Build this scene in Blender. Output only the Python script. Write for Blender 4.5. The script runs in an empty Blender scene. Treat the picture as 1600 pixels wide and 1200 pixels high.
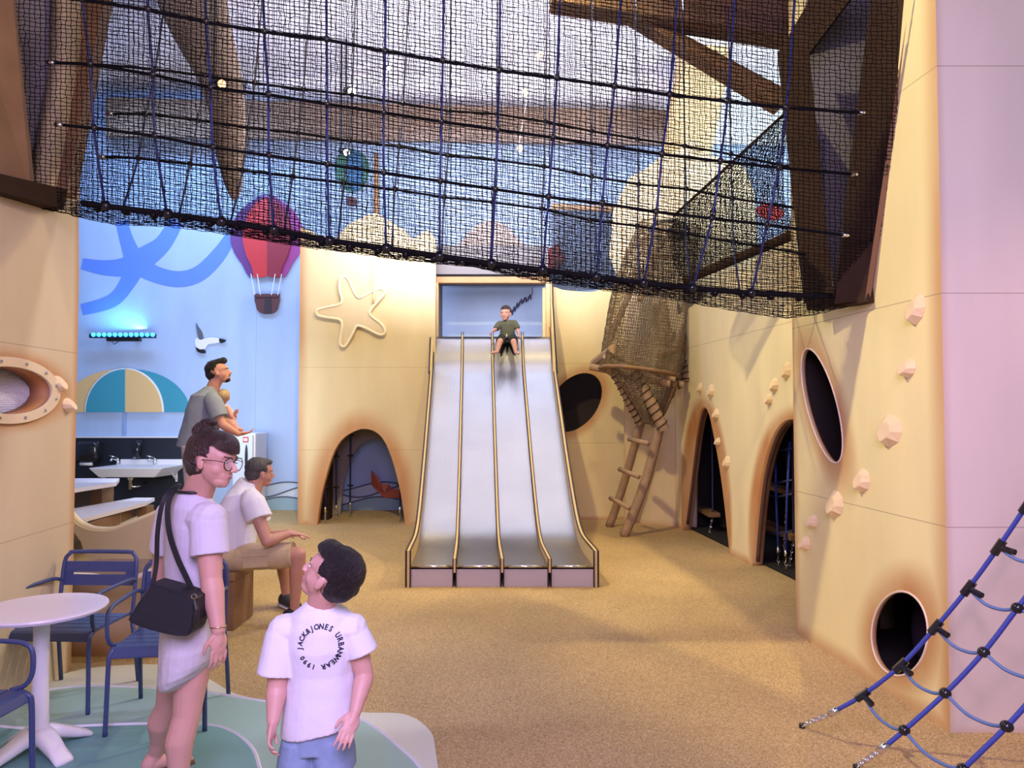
import bpy, bmesh, math, random
import numpy as np
from mathutils import Vector, Matrix, noise
random.seed(7)
PI = math.pi
V = Vector
C = bpy.context.scene.collection
scn = bpy.context.scene

# ------------------------------------------------------------------ camera
F = 1155.0
TH = math.atan(40 / F)
CAM = V((0, 0, 1.7))
cd = bpy.data.cameras.new('camera'); cam = bpy.data.objects.new('camera', cd); C.objects.link(cam)
cam.location = CAM; cam.rotation_euler = (PI / 2 + TH, 0, 0)
cd.sensor_width = 36; cd.lens = F * 36 / 1600; cd.clip_start = .05; cd.clip_end = 100
scn.camera = cam

def ray(px, py):
    u = (px - 800) / F; v = (600 - py) / F
    return V((u, math.cos(TH) - v * math.sin(TH), math.sin(TH) + v * math.cos(TH)))
def P(px, py, Y):                     # point seen at a pixel, at world depth Y
    d = ray(px, py); return CAM + d * (Y / d.y)
def G(px, py, z=0.0):                 # point on the floor
    d = ray(px, py); return CAM + d * ((z - CAM.z) / d.z)
def W(px, py, a, b):                  # point on the wall X = a + b*Y
    d = ray(px, py); t = a / (d.x - b * d.y); return CAM + d * t

# ------------------------------------------------------------------ colour management, world
scn.view_settings.view_transform = 'Standard'
scn.view_settings.look = 'None'
scn.view_settings.gamma = 1
scn.view_settings.use_curve_mapping = False
scn.view_settings.exposure = 0.0
wd = bpy.data.worlds.new('world'); scn.world = wd; wd.use_nodes = True
bg = wd.node_tree.nodes['Background']; bg.inputs[0].default_value = (0.86, 0.78, .92, 1); bg.inputs[1].default_value = 0.30

def look_at(o, tgt):
    o.rotation_euler = (V(tgt) - o.location).to_track_quat('-Z', 'Y').to_euler()
def area(name, loc, tgt, size, power, col, size_y=None):
    l = bpy.data.lights.new(name, 'AREA'); l.energy = power; l.color = col; l.size = size
    if size_y: l.shape = 'RECTANGLE'; l.size_y = size_y
    o = bpy.data.objects.new(name, l); C.objects.link(o); o.location = loc; look_at(o, tgt); return o
def spot(name, loc, tgt, power, col, ang=60, blend=.5, r=.08):
    l = bpy.data.lights.new(name, 'SPOT'); l.energy = power; l.color = col
    l.spot_size = math.radians(ang); l.spot_blend = blend; l.shadow_soft_size = r
    o = bpy.data.objects.new(name, l); C.objects.link(o); o.location = loc; look_at(o, tgt); return o

WARM = (1.0, .80, .42)
spot('warm_hall_light', (-1.3, 5.2, 6.6), (0.8, 10.4, 0.6), 1050, WARM, 95, .7, .12)
spot('warm_left_light', (0.8, 6.6, 6.7), (-2.6, 10.6, 1.0), 400, (1, .80, .44), 80, .7, .12)
spot('warm_side_light', (-2.2, 3.4, 5.6), (2.3, 5.1, 2.2), 900, (1, .85, .50), 62, .5, .05)
spot('left_wall_light', (1.6, 3.0, 5.4), (-2.8, 4.2, 1.4), 170, (1, .80, .50), 60, .7, .1)
spot('floor_light', (3.2, 8.6, 5.8), (-1.2, 6.8, 0), 640, (1, .78, .36), 80, .6, .06)
spot('table_light', (1.6, 6.2, 5.6), (-2.2, 4.0, .4), 420, (.80, .80, 1.0), 52, .6, .05)
spot('warm_seat_fill', (-1.2, 4.6, 5.8), (-2.6, 7.6, 0), 330, (1, .76, .34), 62, .6, .08)  # unseen spot added to brighten the low walls and floor at left
area('violet_wash', (0, -.6, 3.4), (.1, 2.9, .5), 2.0, 300, (.66, .50, 1.0))
spot('pink_wall_light', (1.9, .9, 3.8), (3.4, 3.9, .7), 150, (1.0, .50, .66), 60, .7, .1)
area('blue_wall_light', (-5.2, 10.6, 6.3), (-4.7, 12.7, 3.2), 3.2, 140, (.34, .56, 1.0), .6)
area('blue_wall_fill', (-4.6, 9.8, 1.6), (-4.8, 12.7, 2.2), 2.0, 62, (.70, .80, 1.0), 1.2)
area('ceiling_wash', (-.5, 9.2, 4.2), (-.5, 11.4, 7), 3.5, 330, (.88, .84, 1.0), 2.0)
area('blue_back_light', (1.0, 11.5, 6.1), (1.0, 12.7, 4.4), 6.0, 45, (.45, .60, 1.0), .4)
area('upper_right_wash', (4.2, 9.0, 5.2), (3.6, 11.8, 7), 2.0, 200, (.88, .96, 1.0), 1.6)  # unseen area light washing the pale panel at upper right
spot('post_light', (-.8, 2.2, 5.2), (-2.9, 4.8, 3.9), 90, (1, .75, .45), 50, .7, .08)

# ------------------------------------------------------------------ materials
def mat(name, col, rough=.6, metal=0.0, spec=.5, emit=None, es=0, bump=None, var=0.0, vscale=4, trans=0, coat=0, alpha=None):
    m = bpy.data.materials.new(name); m.use_nodes = True; nt = m.node_tree; b = nt.nodes['Principled BSDF']
    b.inputs['Base Color'].default_value = (*col, 1); b.inputs['Roughness'].default_value = rough
    b.inputs['Metallic'].default_value = metal; b.inputs['Specular IOR Level'].default_value = spec
    if trans: b.inputs['Transmission Weight'].default_value = trans
    if coat: b.inputs['Coat Weight'].default_value = coat
    if emit: b.inputs['Emission Color'].default_value = (*emit, 1); b.inputs['Emission Strength'].default_value = es
    tc = nt.nodes.new('ShaderNodeTexCoord')
    if var:
        n = nt.nodes.new('ShaderNodeTexNoise'); n.inputs['Scale'].default_value = vscale; n.inputs['Detail'].default_value = 5
        mx = nt.nodes.new('ShaderNodeMix'); mx.data_type = 'RGBA'
        mx.inputs[6].default_value = (*[c * (1 - var) for c in col], 1); mx.inputs[7].default_value = (*[min(1, c * (1 + var)) for c in col], 1)
        nt.links.new(tc.outputs['Object'], n.inputs['Vector']); nt.links.new(n.outputs['Fac'], mx.inputs[0]); nt.links.new(mx.outputs[2], b.inputs['Base Color'])
    if bump:
        n2 = nt.nodes.new('ShaderNodeTexNoise'); n2.inputs['Scale'].default_value = bump[0]; n2.inputs['Detail'].default_value = 4
        bp = nt.nodes.new('ShaderNodeBump'); bp.inputs['Strength'].default_value = bump[1]; bp.inputs['Distance'].default_value = bump[2] if len(bump) > 2 else .01
        if len(bump) > 3:
            mp = nt.nodes.new('ShaderNodeMapping'); mp.inputs['Scale'].default_value = bump[3]
            nt.links.new(tc.outputs['Object'], mp.inputs[0]); nt.links.new(mp.outputs[0], n2.inputs['Vector'])
        else: nt.links.new(tc.outputs['Object'], n2.inputs['Vector'])
        nt.links.new(n2.outputs['Fac'], bp.inputs['Height']); nt.links.new(bp.outputs[0], b.inputs['Normal'])
    return m

def wall_mat(name, col, stain=(.48, .20, .06), ells=(), seams=(), edges=(), samt=.9, grain=True):
    """painted wall: airbrushed brown round cut-outs and along edges, fine joints between sheets"""
    m = mat(name, col, .62); nt = m.node_tree; N = nt.nodes; L = nt.links; b = N['Principled BSDF']
    tc = N.new('ShaderNodeTexCoord')
    cur = None
    def mx_max(a, bb):
        if a is None: return bb
        q = N.new('ShaderNodeMath'); q.operation = 'MAXIMUM'; L.new(a, q.inputs[0]); L.new(bb, q.inputs[1]); return q.outputs[0]
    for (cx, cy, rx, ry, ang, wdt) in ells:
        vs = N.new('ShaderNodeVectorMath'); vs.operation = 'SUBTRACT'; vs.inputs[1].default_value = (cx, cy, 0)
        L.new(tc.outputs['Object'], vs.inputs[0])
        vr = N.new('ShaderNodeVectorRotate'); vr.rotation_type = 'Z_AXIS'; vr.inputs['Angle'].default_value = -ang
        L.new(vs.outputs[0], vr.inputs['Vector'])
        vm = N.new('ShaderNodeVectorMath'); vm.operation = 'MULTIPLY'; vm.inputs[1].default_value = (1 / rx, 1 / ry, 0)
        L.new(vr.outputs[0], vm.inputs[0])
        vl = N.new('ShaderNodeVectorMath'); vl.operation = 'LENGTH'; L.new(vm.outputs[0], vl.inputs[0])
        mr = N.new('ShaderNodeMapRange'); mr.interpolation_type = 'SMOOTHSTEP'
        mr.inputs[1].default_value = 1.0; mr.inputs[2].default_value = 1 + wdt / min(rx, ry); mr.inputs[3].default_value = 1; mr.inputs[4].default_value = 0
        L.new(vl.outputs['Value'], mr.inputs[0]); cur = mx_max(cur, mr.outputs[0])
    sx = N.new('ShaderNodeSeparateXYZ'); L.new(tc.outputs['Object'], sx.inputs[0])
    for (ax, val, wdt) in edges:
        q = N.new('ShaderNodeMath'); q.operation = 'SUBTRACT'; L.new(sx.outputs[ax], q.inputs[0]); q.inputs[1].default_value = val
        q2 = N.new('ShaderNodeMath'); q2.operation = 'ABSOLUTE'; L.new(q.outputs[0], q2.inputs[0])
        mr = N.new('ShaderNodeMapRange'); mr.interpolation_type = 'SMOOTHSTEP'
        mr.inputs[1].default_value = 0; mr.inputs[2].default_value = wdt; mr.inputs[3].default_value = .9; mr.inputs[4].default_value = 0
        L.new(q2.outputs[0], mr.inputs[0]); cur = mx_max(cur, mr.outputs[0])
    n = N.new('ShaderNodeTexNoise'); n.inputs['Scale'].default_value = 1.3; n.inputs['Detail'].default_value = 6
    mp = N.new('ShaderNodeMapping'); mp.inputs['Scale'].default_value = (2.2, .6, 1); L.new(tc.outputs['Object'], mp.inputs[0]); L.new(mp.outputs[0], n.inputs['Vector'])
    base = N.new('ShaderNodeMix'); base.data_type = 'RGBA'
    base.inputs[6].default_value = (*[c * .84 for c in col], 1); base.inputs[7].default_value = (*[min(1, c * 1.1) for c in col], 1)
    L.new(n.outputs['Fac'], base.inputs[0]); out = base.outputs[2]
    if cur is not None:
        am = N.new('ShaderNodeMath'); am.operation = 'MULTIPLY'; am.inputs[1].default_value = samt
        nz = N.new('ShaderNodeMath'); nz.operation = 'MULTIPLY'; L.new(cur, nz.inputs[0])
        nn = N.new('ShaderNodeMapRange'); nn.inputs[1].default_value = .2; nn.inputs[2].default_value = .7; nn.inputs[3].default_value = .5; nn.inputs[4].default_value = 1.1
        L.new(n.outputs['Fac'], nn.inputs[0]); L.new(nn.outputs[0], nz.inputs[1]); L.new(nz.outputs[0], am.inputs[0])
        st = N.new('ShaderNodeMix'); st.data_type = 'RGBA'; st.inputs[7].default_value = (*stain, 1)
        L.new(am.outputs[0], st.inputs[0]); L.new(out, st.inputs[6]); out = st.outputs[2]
    for s_ in seams:
        ax, z = s_
        q = N.new('ShaderNodeMath'); q.operation = 'COMPARE'; q.inputs[1].default_value = z; q.inputs[2].default_value = .0028; L.new(sx.outputs[ax], q.inputs[0])
        q2 = N.new('ShaderNodeMath'); q2.operation = 'MULTIPLY'; q2.inputs[1].default_value = .55; L.new(q.outputs[0], q2.inputs[0])
        st = N.new('ShaderNodeMix'); st.data_type = 'RGBA'; st.inputs[7].default_value = (.25, .17, .10, 1)
        L.new(q2.outputs[0], st.inputs[0]); L.new(out, st.inputs[6]); out = st.outputs[2]
    L.new(out, b.inputs['Base Color'])
    n2 = N.new('ShaderNodeTexNoise'); n2.inputs['Scale'].default_value = 60; n2.inputs['Detail'].default_value = 3
    bp = N.new('ShaderNodeBump'); bp.inputs['Strength'].default_value = .15; bp.inputs['Distance'].default_value = .004
    L.new(tc.outputs['Object'], n2.inputs['Vector']); L.new(n2.outputs['Fac'], bp.inputs['Height']); L.new(bp.outputs[0], b.inputs['Normal'])
    return m

CREAM = (.76, .62, .34)
M = {}
M['black'] = mat('black', (.012, .012, .014), .45)
M['gloss_black'] = mat('gloss_black', (.012, .012, .016), .15)
M['rope_black'] = mat('rope_black', (.006, .006, .007), .9, spec=.2)
M['rope_hang'] = mat('rope_hang', (.016, .028, .13), .7)
M['net_black'] = mat('net_black', (.007, .0065, .0065), .95, spec=.1)
M['rope_blue'] = mat('rope_blue', (.03, .05, .30), .55, bump=(160, .6, .004))
M['rope_blue_light'] = mat('rope_blue_light', (.10, .17, .38), .55, bump=(160, .6, .004))
M['rope_navy'] = mat('rope_navy', (.014, .022, .09), .6)
M['wood_dark'] = mat('wood_dark', (.040, .022, .012), .85, spec=.15, var=.35, vscale=6, bump=(6, .4, .01, (1, 1, 12)))
M['wood_mid'] = mat('wood_mid', (.22, .12, .055), .7, var=.3, vscale=5, bump=(8, .4, .01))
M['wood_tan'] = mat('wood_tan', (.36, .20, .085), .6, var=.2, vscale=6)
M['plywood'] = mat('plywood', (.66, .46, .20), .5, var=.12, vscale=8)
M['log'] = mat('log', (.36, .24, .14), .75, var=.3, vscale=9, bump=(20, .4, .01))
M['log_end'] = mat('log_end', (.62, .48, .30), .7, var=.15, vscale=12)
M['jute'] = mat('jute', (.22, .16, .09), .9)
M['steel'] = mat('steel', (.42, .415, .40), .30, 1.0, var=.12, vscale=2, bump=(4, .16, .01, (22, .8, .8)))
M['chrome'] = mat('chrome', (.75, .75, .78), .18, 1.0)
M['white_plastic'] = mat('white_plastic', (.82, .80, .82), .35)
M['table_white'] = mat('table_white', (.72, .68, .74), .32)
M['chair_blue'] = mat('chair_blue', (.045, .065, .17), .42)
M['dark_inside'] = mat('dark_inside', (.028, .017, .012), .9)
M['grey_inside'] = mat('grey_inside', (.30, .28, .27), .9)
M['navy_panel'] = mat('navy_panel', (.012, .016, .026), .5)
M['teal'] = mat('teal', (.05, .33, .45), .5)
M['sand_yellow'] = mat('sand_yellow', (.80, .55, .24), .5)
M['mural_white'] = mat('mural_white', (.86, .86, .90), .5)
M['skin_light'] = mat('skin_light', (.62, .33, .26), .5, var=.06, vscale=20)
M['skin_boy'] = mat('skin_boy', (.60, .33, .27), .5, var=.06, vscale=20)
M['skin_tan'] = mat('skin_tan', (.50, .25, .17), .5, var=.06, vscale=20)
M['lips'] = mat('lips', (.50, .13, .13), .4)
M['eye_white'] = mat('eye_white', (.85, .83, .82), .2)
M['iris'] = mat('iris', (.02, .014, .01), .15)
M['hair_brown'] = mat('hair_brown', (.030, .012, .010), .42, var=.5, vscale=30, bump=(9, .8, .02, (4, 40, 4)))
M['hair_black'] = mat('hair_black', (.014, .010, .011), .5, bump=(10, .9, .02, (30, 8, 8)))
M['hair_grey'] = mat('hair_grey', (.055, .048, .044), .6, var=.5, vscale=60, bump=(60, .8, .01))
M['hair_blond'] = mat('hair_blond', (.50, .34, .16), .6, bump=(30, .7, .01))
M['tee_white'] = mat('tee_white', (.72, .71, .78), .8, bump=(9, .35, .02))
M['tee_lilac'] = mat('tee_lilac', (.62, .58, .66), .8, bump=(9, .35, .02))
M['skirt_white'] = mat('skirt_white', (.60, .57, .60), .85, bump=(14, .5, .02))
M['denim'] = mat('denim', (.22, .31, .46), .85, var=.25, vscale=18, bump=(60, .4, .004))
M['khaki'] = mat('khaki', (.50, .38, .22), .85, var=.12, vscale=14, bump=(12, .5, .02))
M['tee_grey'] = mat('tee_grey', (.26, .30, .35), .85, bump=(9, .4, .02))
M['tee_olive'] = mat('tee_olive', (.10, .11, .075), .85, bump=(20, .4, .02))
M['short_dark'] = mat('short_dark', (.018, .022, .015), .85)
M['bag_black'] = mat('bag_black', (.010, .011, .017), .55, bump=(40, .2, .004))
M['sandal'] = mat('sandal', (.12, .045, .03), .5)
M['shoe_dark'] = mat('shoe_dark', (.025, .027, .030), .7)
M['shoe_sole'] = mat('shoe_sole', (.70, .68, .64), .6)
M['red'] = mat('red', (.62, .045, .05), .5); M['red_dark'] = mat('red_dark', (.30, .03, .05), .5)
M['purple'] = mat('purple', (.16, .05, .22), .5); M['magenta'] = mat('magenta', (.36, .06, .26), .5)
M['basket'] = mat('basket', (.12, .045, .05), .6); M['basket_dark'] = mat('basket_dark', (.045, .03, .04), .6)
M['orange'] = mat('orange', (.60, .13, .035), .5); M['orange_light'] = mat('orange_light', (.75, .20, .06), .5); M['orange_dark'] = mat('orange_dark', (.42, .075, .02), .5)
M['glass'] = mat('glass', (.9, .9, .95), .03); M['glass'].node_tree.nodes['Principled BSDF'].inputs['Alpha'].default_value = .10
M['led_blue'] = mat('led_blue', (.1, .3, .8), .3, emit=(.03, .30, 1.0), es=4)
M['lamp_white'] = mat('lamp_white', (1, 1, .9), .3, emit=(1, .97, .85), es=30)
M['lamp_red'] = mat('lamp_red', (1, .3, .1), .3, emit=(1, .28, .08), es=22)
M['bulb'] = mat('bulb', (1, .7, .4), .3, emit=(1, .62, .34), es=7)
M['gold'] = mat('gold', (.80, .60, .30), .3, 1.0)
M['hold'] = mat('hold', (.80, .62, .36), .6, var=.12, vscale=12)
M['print_black'] = mat('print_black', (.012, .012, .03), .7)
M['tentacle'] = mat('tentacle', (.34, .25, .17), .75, var=.15, vscale=3)
M['green_balloon'] = mat('green_balloon', (.08, .22, .16), .5); M['blue_balloon'] = mat('blue_balloon', (.06, .17, .32), .5)
M['pink_rock'] = mat('pink_rock', (.66, .50, .44), .7, var=.1)

# ------------------------------------------------------------------ mesh helpers
class MB:
    def __init__(s): s.v = []; s.f = []
    def add(s, vs, fs):
        o = len(s.v); s.v += [V(v) for v in vs]; s.f += [tuple(i + o for i in f) for f in fs]; return s
    def box(s, c, size, rot=None):
        x, y, z = [q / 2 for q in size]; c = V(c)
        vs = [V((a, b, d)) for a in (-x, x) for b in (-y, y) for d in (-z, z)]
        if rot is not None: vs = [rot @ v for v in vs]
        return s.add([c + v for v in vs], [(0, 1, 3, 2), (4, 6, 7, 5), (0, 4, 5, 1), (2, 3, 7, 6), (0, 2, 6, 4), (1, 5, 7, 3)])
    def beam(s, p, q, w, h, up=(0, 0, 1)):
        p = V(p); q = V(q); d = (q - p).normalized(); r = d.cross(V(up)).normalized(); u = r.cross(d)
        R = Matrix((r, d, u)).transposed(); return s.box((p + q) / 2, (w, (q - p).length, h), R)
    def tube(s, pts, r, n=6, closed=False, caps=True):
        pts = [V(p) for p in pts]; m = len(pts); rs = r if isinstance(r, (list, tuple)) else [r] * m
        vs = []; fs = []; prev = None
        for i, p in enumerate(pts):
            if closed: t = pts[(i + 1) % m] - pts[i - 1]
            else: t = pts[min(i + 1, m - 1)] - pts[max(i - 1, 0)]
            if t.length < 1e-9: t = V((0, 0, 1))
            t.normalize()
            if prev is None:
                a = V((0, 0, 1)) if abs(t.z) < .9 else V((1, 0, 0)); x = t.cross(a).normalized()
            else:
                x = (prev - t * prev.dot(t))
                x = x.normalized() if x.length > 1e-6 else t.cross(V((1, 0, 0))).normalized()
            prev = x; y = t.cross(x)
            for k in range(n):
                a = 2 * PI * k / n; vs.append(p + (x * math.cos(a) + y * math.sin(a)) * rs[i])
        for i in range(m if closed else m - 1):
            for k in range(n):
                j = (i + 1) % m
                fs.append((i * n + k, i * n + (k + 1) % n, j * n + (k + 1) % n, j * n + k))
        if caps and not closed:
            fs.append(tuple(range(n - 1, -1, -1))); fs.append(tuple((m - 1) * n + k for k in range(n)))
        return s.add(vs, fs)
    def loft(s, rings, n=20, sq=1.0):
        """rings: (center, axisA*ra, axisB*rb)"""
        vs = []; fs = []; m = len(rings)
        for (c, a, b) in rings:
            for k in range(n):
                t = 2 * PI * k / n; ca, sa = math.cos(t), math.sin(t)
                if sq != 1.0: ca = math.copysign(abs(ca) ** sq, ca); sa = math.copysign(abs(sa) ** sq, sa)
                vs.append(V(c) + V(a) * ca + V(b) * sa)
        for i in range(m - 1):
            for k in range(n): fs.append((i * n + k, i * n + (k + 1) % n, (i + 1) * n + (k + 1) % n, (i + 1) * n + k))
        fs.append(tuple(range(n - 1, -1, -1))); fs.append(tuple((m - 1) * n + k for k in range(n)))
        return s.add(vs, fs)
    def ell(s, c, r, rot=None, n=16, m=10):
        vs = []; fs = []; c = V(c); r = (r, r, r) if isinstance(r, (int, float)) else r
        for i in range(1, m):
            ph = PI * i / m
            for k in range(n):
                t = 2 * PI * k / n; v = V((r[0] * math.sin(ph) * math.cos(t), r[1] * math.sin(ph) * math.sin(t), r[2] * math.cos(ph)))
                vs.append(v)
        vs += [V((0, 0, r[2])), V((0, 0, -r[2]))]
        if rot is not None: vs = [rot @ v for v in vs]
        for i in range(m - 2):
            for k in range(n): fs.append((i * n + k, (i + 1) * n + k, (i + 1) * n + (k + 1) % n, i * n + (k + 1) % n))
        T = (m - 1) * n
        for k in range(n): fs.append((T, k, (k + 1) % n)); fs.append((T + 1, (m - 2) * n + (k + 1) % n, (m - 2) * n + k))
        return s.add([c + v for v in vs], fs)
    def cap(s, p, r1, q, r2, n=12):
        p = V(p); q = V(q); d = q - p
        if d.length < 1e-6: return s.ell(p, r1)
        t = d.normalized(); pts = []; rs = []
        for a in (-88, -60, -30, 0): pts.append(p + t * r1 * math.sin(math.radians(a))); rs.append(r1 * math.cos(math.radians(a)))
        for a in (0, 30, 60, 88): pts.append(q + t * r2 * math.sin(math.radians(a))); rs.append(r2 * math.cos(math.radians(a)))
        return s.tube(pts, rs, n)
    def prism(s, poly, O, U, Vv, d):
        """polygon (2-D) in plane O,U,V extruded by vector d"""
        n = len(poly); O = V(O); U = V(U); Vv = V(Vv); d = V(d)
        a = [O + U * x + Vv * y for x, y in poly]; b = [p + d for p in a]
        return s.add(a + b, [tuple(range(n)), tuple(range(2 * n - 1, n - 1, -1))] + [(i, n + i, n + (i + 1) % n, (i + 1) % n) for i in range(n)])
    def lathe(s, prof, c, n=32):
        c = V(c); vs = []; fs = []; m = len(prof)
        for (r, z) in prof:
            for k in range(n): a = 2 * PI * k / n; vs.append(c + V((r * math.cos(a), r * math.sin(a), z)))
        for i in range(m - 1):
            for k in range(n): fs.append((i * n + k, i * n + (k + 1) % n, (i + 1) * n + (k + 1) % n, (i + 1) * n + k))
        fs.append(tuple(range(n - 1, -1, -1))); fs.append(tuple((m - 1) * n + k for k in range(n)))
        return s.add(vs, fs)

def sm(me, on=True):
    for p in me.polygons: p.use_smooth = on

def mk(name, mb, m, parent=None, smooth=False, world=True, origin=None, bevel=0, fixn=True):
    """links the collected shapes as ONE mesh object; coordinates are world coordinates unless world=False"""
    me = bpy.data.meshes.new(name); off = V((0, 0, 0))
    if parent is not None and world: off = V(parent.matrix_basis.translation)
    if parent is not None and world and parent.parent is not None: off = off + V(parent.parent.matrix_basis.translation)
    vs = [v - off for v in mb.v]
    loc = V((0, 0, 0))
    if vs:
        mn = V((min(v.x for v in vs), min(v.y for v in vs), min(v.z for v in vs))); mxx = V((max(v.x for v in vs), max(v.y for v in vs), max(v.z for v in vs)))
        loc = V(((mn.x + mxx.x) / 2, (mn.y + mxx.y) / 2, mn.z)) if parent is None else V((0, 0, 0))
    me.from_pydata([v - loc for v in vs], [], mb.f); me.update()
    if fixn:
        b = bmesh.new(); b.from_mesh(me); bmesh.ops.recalc_face_normals(b, faces=b.faces); b.to_mesh(me); b.free()
    if smooth: sm(me)
    me.materials.append(m)
    o = bpy.data.objects.new(name, me); C.objects.link(o); o.location = loc
    if parent is not None: o.parent = parent
    if bevel:
        md = o.modifiers.new('bevel', 'BEVEL'); md.width = bevel; md.segments = 2; md.limit_method = 'ANGLE'
    return o

def tag(o, label, cat, group=None, kind=None):
    o['label'] = label; o['category'] = cat
    if group: o['group'] = group
    if kind: o['kind'] = kind
    return o
def thing(name, label, cat, loc=(0, 0, 0), rz=0, group=None):
    o = bpy.data.objects.new(name, None); C.objects.link(o); o.empty_display_size = .1
    o.location = loc; o.rotation_euler = (0, 0, rz); tag(o, label, cat, group); return o
def struct(o): o['kind'] = 'structure'; return o
def copy_tree(o, parent=None):
    c = o.copy(); C.objects.link(c)
    if parent: c.parent = parent
    for ch in [q for q in bpy.data.objects if q.parent == o]: copy_tree(ch, c)
    return c

def cr(pts, n=8, closed=False):       # Catmull-Rom
    pts = [V(p) for p in pts]; m = len(pts); out = []
    rng = range(m) if closed else range(m - 1)
    for i in rng:
        if closed: a, b, c, d = pts[i - 1], pts[i], pts[(i + 1) % m], pts[(i + 2) % m]
        else: a, b, c, d = pts[max(i - 1, 0)], pts[i], pts[i + 1], pts[min(i + 2, m - 1)]
        for k in range(n):
            t = k / n
            out.append(.5 * ((2 * b) + (c - a) * t + (2 * a - 5 * b + 4 * c - d) * t * t + (3 * b - a - 3 * c + d) * t ** 3))
    if not closed: out.append(pts[-1])
    return out
def interp(tab, x):
    if x <= tab[0][0]: a, b = tab[0], tab[1]
    elif x >= tab[-1][0]: a, b = tab[-2], tab[-1]
    else:
        for i in range(len(tab) - 1):
            if tab[i][0] <= x <= tab[i + 1][0]: a, b = tab[i], tab[i + 1]; break
    return a[1] + (b[1] - a[1]) * (x - a[0]) / (b[0] - a[0])

def plate(name, mtx, outline, holes, thick, m, parent=None, side=-1):
    """flat sheet with real cut-outs and real thickness. outline/holes in the sheet's own 2-D metres"""
    cu = bpy.data.curves.new(name, 'CURVE'); cu.dimensions = '2D'; cu.fill_mode = 'BOTH'; cu.extrude = thick / 2
    for poly in [outline] + list(holes):
        sp = cu.splines.new('POLY'); sp.points.add(len(poly) - 1)
        for i, p in enumerate(poly): sp.points[i].co = (p[0], p[1], 0, 1)
        sp.use_cyclic_u = True
    tmp = bpy.data.objects.new('tmp', cu); C.objects.link(tmp)
    dg = bpy.context.evaluated_depsgraph_get(); dg.update()
    me = bpy.data.meshes.new_from_object(tmp.evaluated_get(dg)); me.name = name
    bpy.data.objects.remove(tmp); bpy.data.curves.remove(cu)
    for v in me.vertices: v.co.z += side * thick / 2
    b = bmesh.new(); b.from_mesh(me); bmesh.ops.remove_doubles(b, verts=b.verts, dist=.0002)
    bmesh.ops.recalc_face_normals(b, faces=b.faces); b.to_mesh(me); b.free()
    me.materials.clear(); me.materials.append(m)
    o = bpy.data.objects.new(name, me); C.objects.link(o)
    if parent is not None:
        o.parent = parent; o.matrix_basis = Matrix.Translation(-V(parent.matrix_basis.translation)) @ mtx
    else: o.matrix_basis = mtx
    return o

def back_plane(Y):                    # sheet facing the camera at depth Y: (x, z)
    m = Matrix(((1, 0, 0, 0), (0, 0, -1, Y), (0, 1, 0, 0), (0, 0, 0, 1)))
    def uv(px, py): p = P(px, py, Y); return (p.x, p.z)
    return m, uv
def side_plane(a, b):                 # wall X=a+bY : (s, z)
    n = math.hypot(1, b); U = V((b / n, 1 / n, 0)); N = U.cross(V((0, 0, 1)))
    m = Matrix(((U.x, 0, N.x, a), (U.y, 0, N.y, 0), (0, 1, 0, 0), (0, 0, 0, 1)))
    def uv(px, py): p = W(px, py, a, b); return (p.y * n, p.z)
    return m, uv
def ellpoly(c, rx, ry, ang, n=48):
    ca, sa = math.cos(ang), math.sin(ang)
    return [(c[0] + rx * math.cos(t) * ca - ry * math.sin(t) * sa, c[1] + rx * math.cos(t) * sa + ry * math.sin(t) * ca) for t in [2 * PI * k / n for k in range(n)]]
def xyz(m, p, h=0): return m @ V((p[0], p[1], h))

# ------------------------------------------------------------------ floor, ceiling, back wall
def floor_mat():
    m = mat('rubber_floor', (.42, .28, .12), .85); nt = m.node_tree; N = nt.nodes; L = nt.links; b = N['Principled BSDF']
    tc = N.new('ShaderNodeTexCoord')
    v = N.new('ShaderNodeTexVoronoi'); v.inputs['Scale'].default_value = 170; L.new(tc.outputs['Object'], v.inputs['Vector'])
    r = N.new('ShaderNodeValToRGB'); e = r.color_ramp.elements
    e[0].color = (.18, .11, .06, 1); e[1].color = (.70, .54, .33, 1); e.new(.35).color = (.42, .285, .11, 1); e.new(.7).color = (.51, .36, .155, 1)
    L.new(v.outputs['Color'], r.inputs[0])
    n = N.new('ShaderNodeTexNoise'); n.inputs['Scale'].default_value = .9; n.inputs['Detail'].default_value = 5; L.new(tc.outputs['Object'], n.inputs['Vector'])
    mr = N.new('ShaderNodeMapRange'); mr.inputs[1].default_value = .3; mr.inputs[2].default_value = .7; mr.inputs[3].default_value = .86; mr.inputs[4].default_value = 1.1; L.new(n.outputs['Fac'], mr.inputs[0])
    mx = N.new('ShaderNodeVectorMath'); mx.operation = 'SCALE'; L.new(r.outputs[0], mx.inputs[0]); L.new(mr.outputs[0], mx.inputs['Scale']); L.new(mx.outputs[0], b.inputs['Base Color'])
    bp = N.new('ShaderNodeBump'); bp.inputs['Strength'].default_value = .5; bp.inputs['Distance'].default_value = .004; L.new(v.outputs['Distance'], bp.inputs['Height']); L.new(bp.outputs[0], b.inputs['Normal'])
    return m
struct(mk('floor', MB().box((-1, 6, -.05), (18, 18, .1)), floor_mat()))

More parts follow.
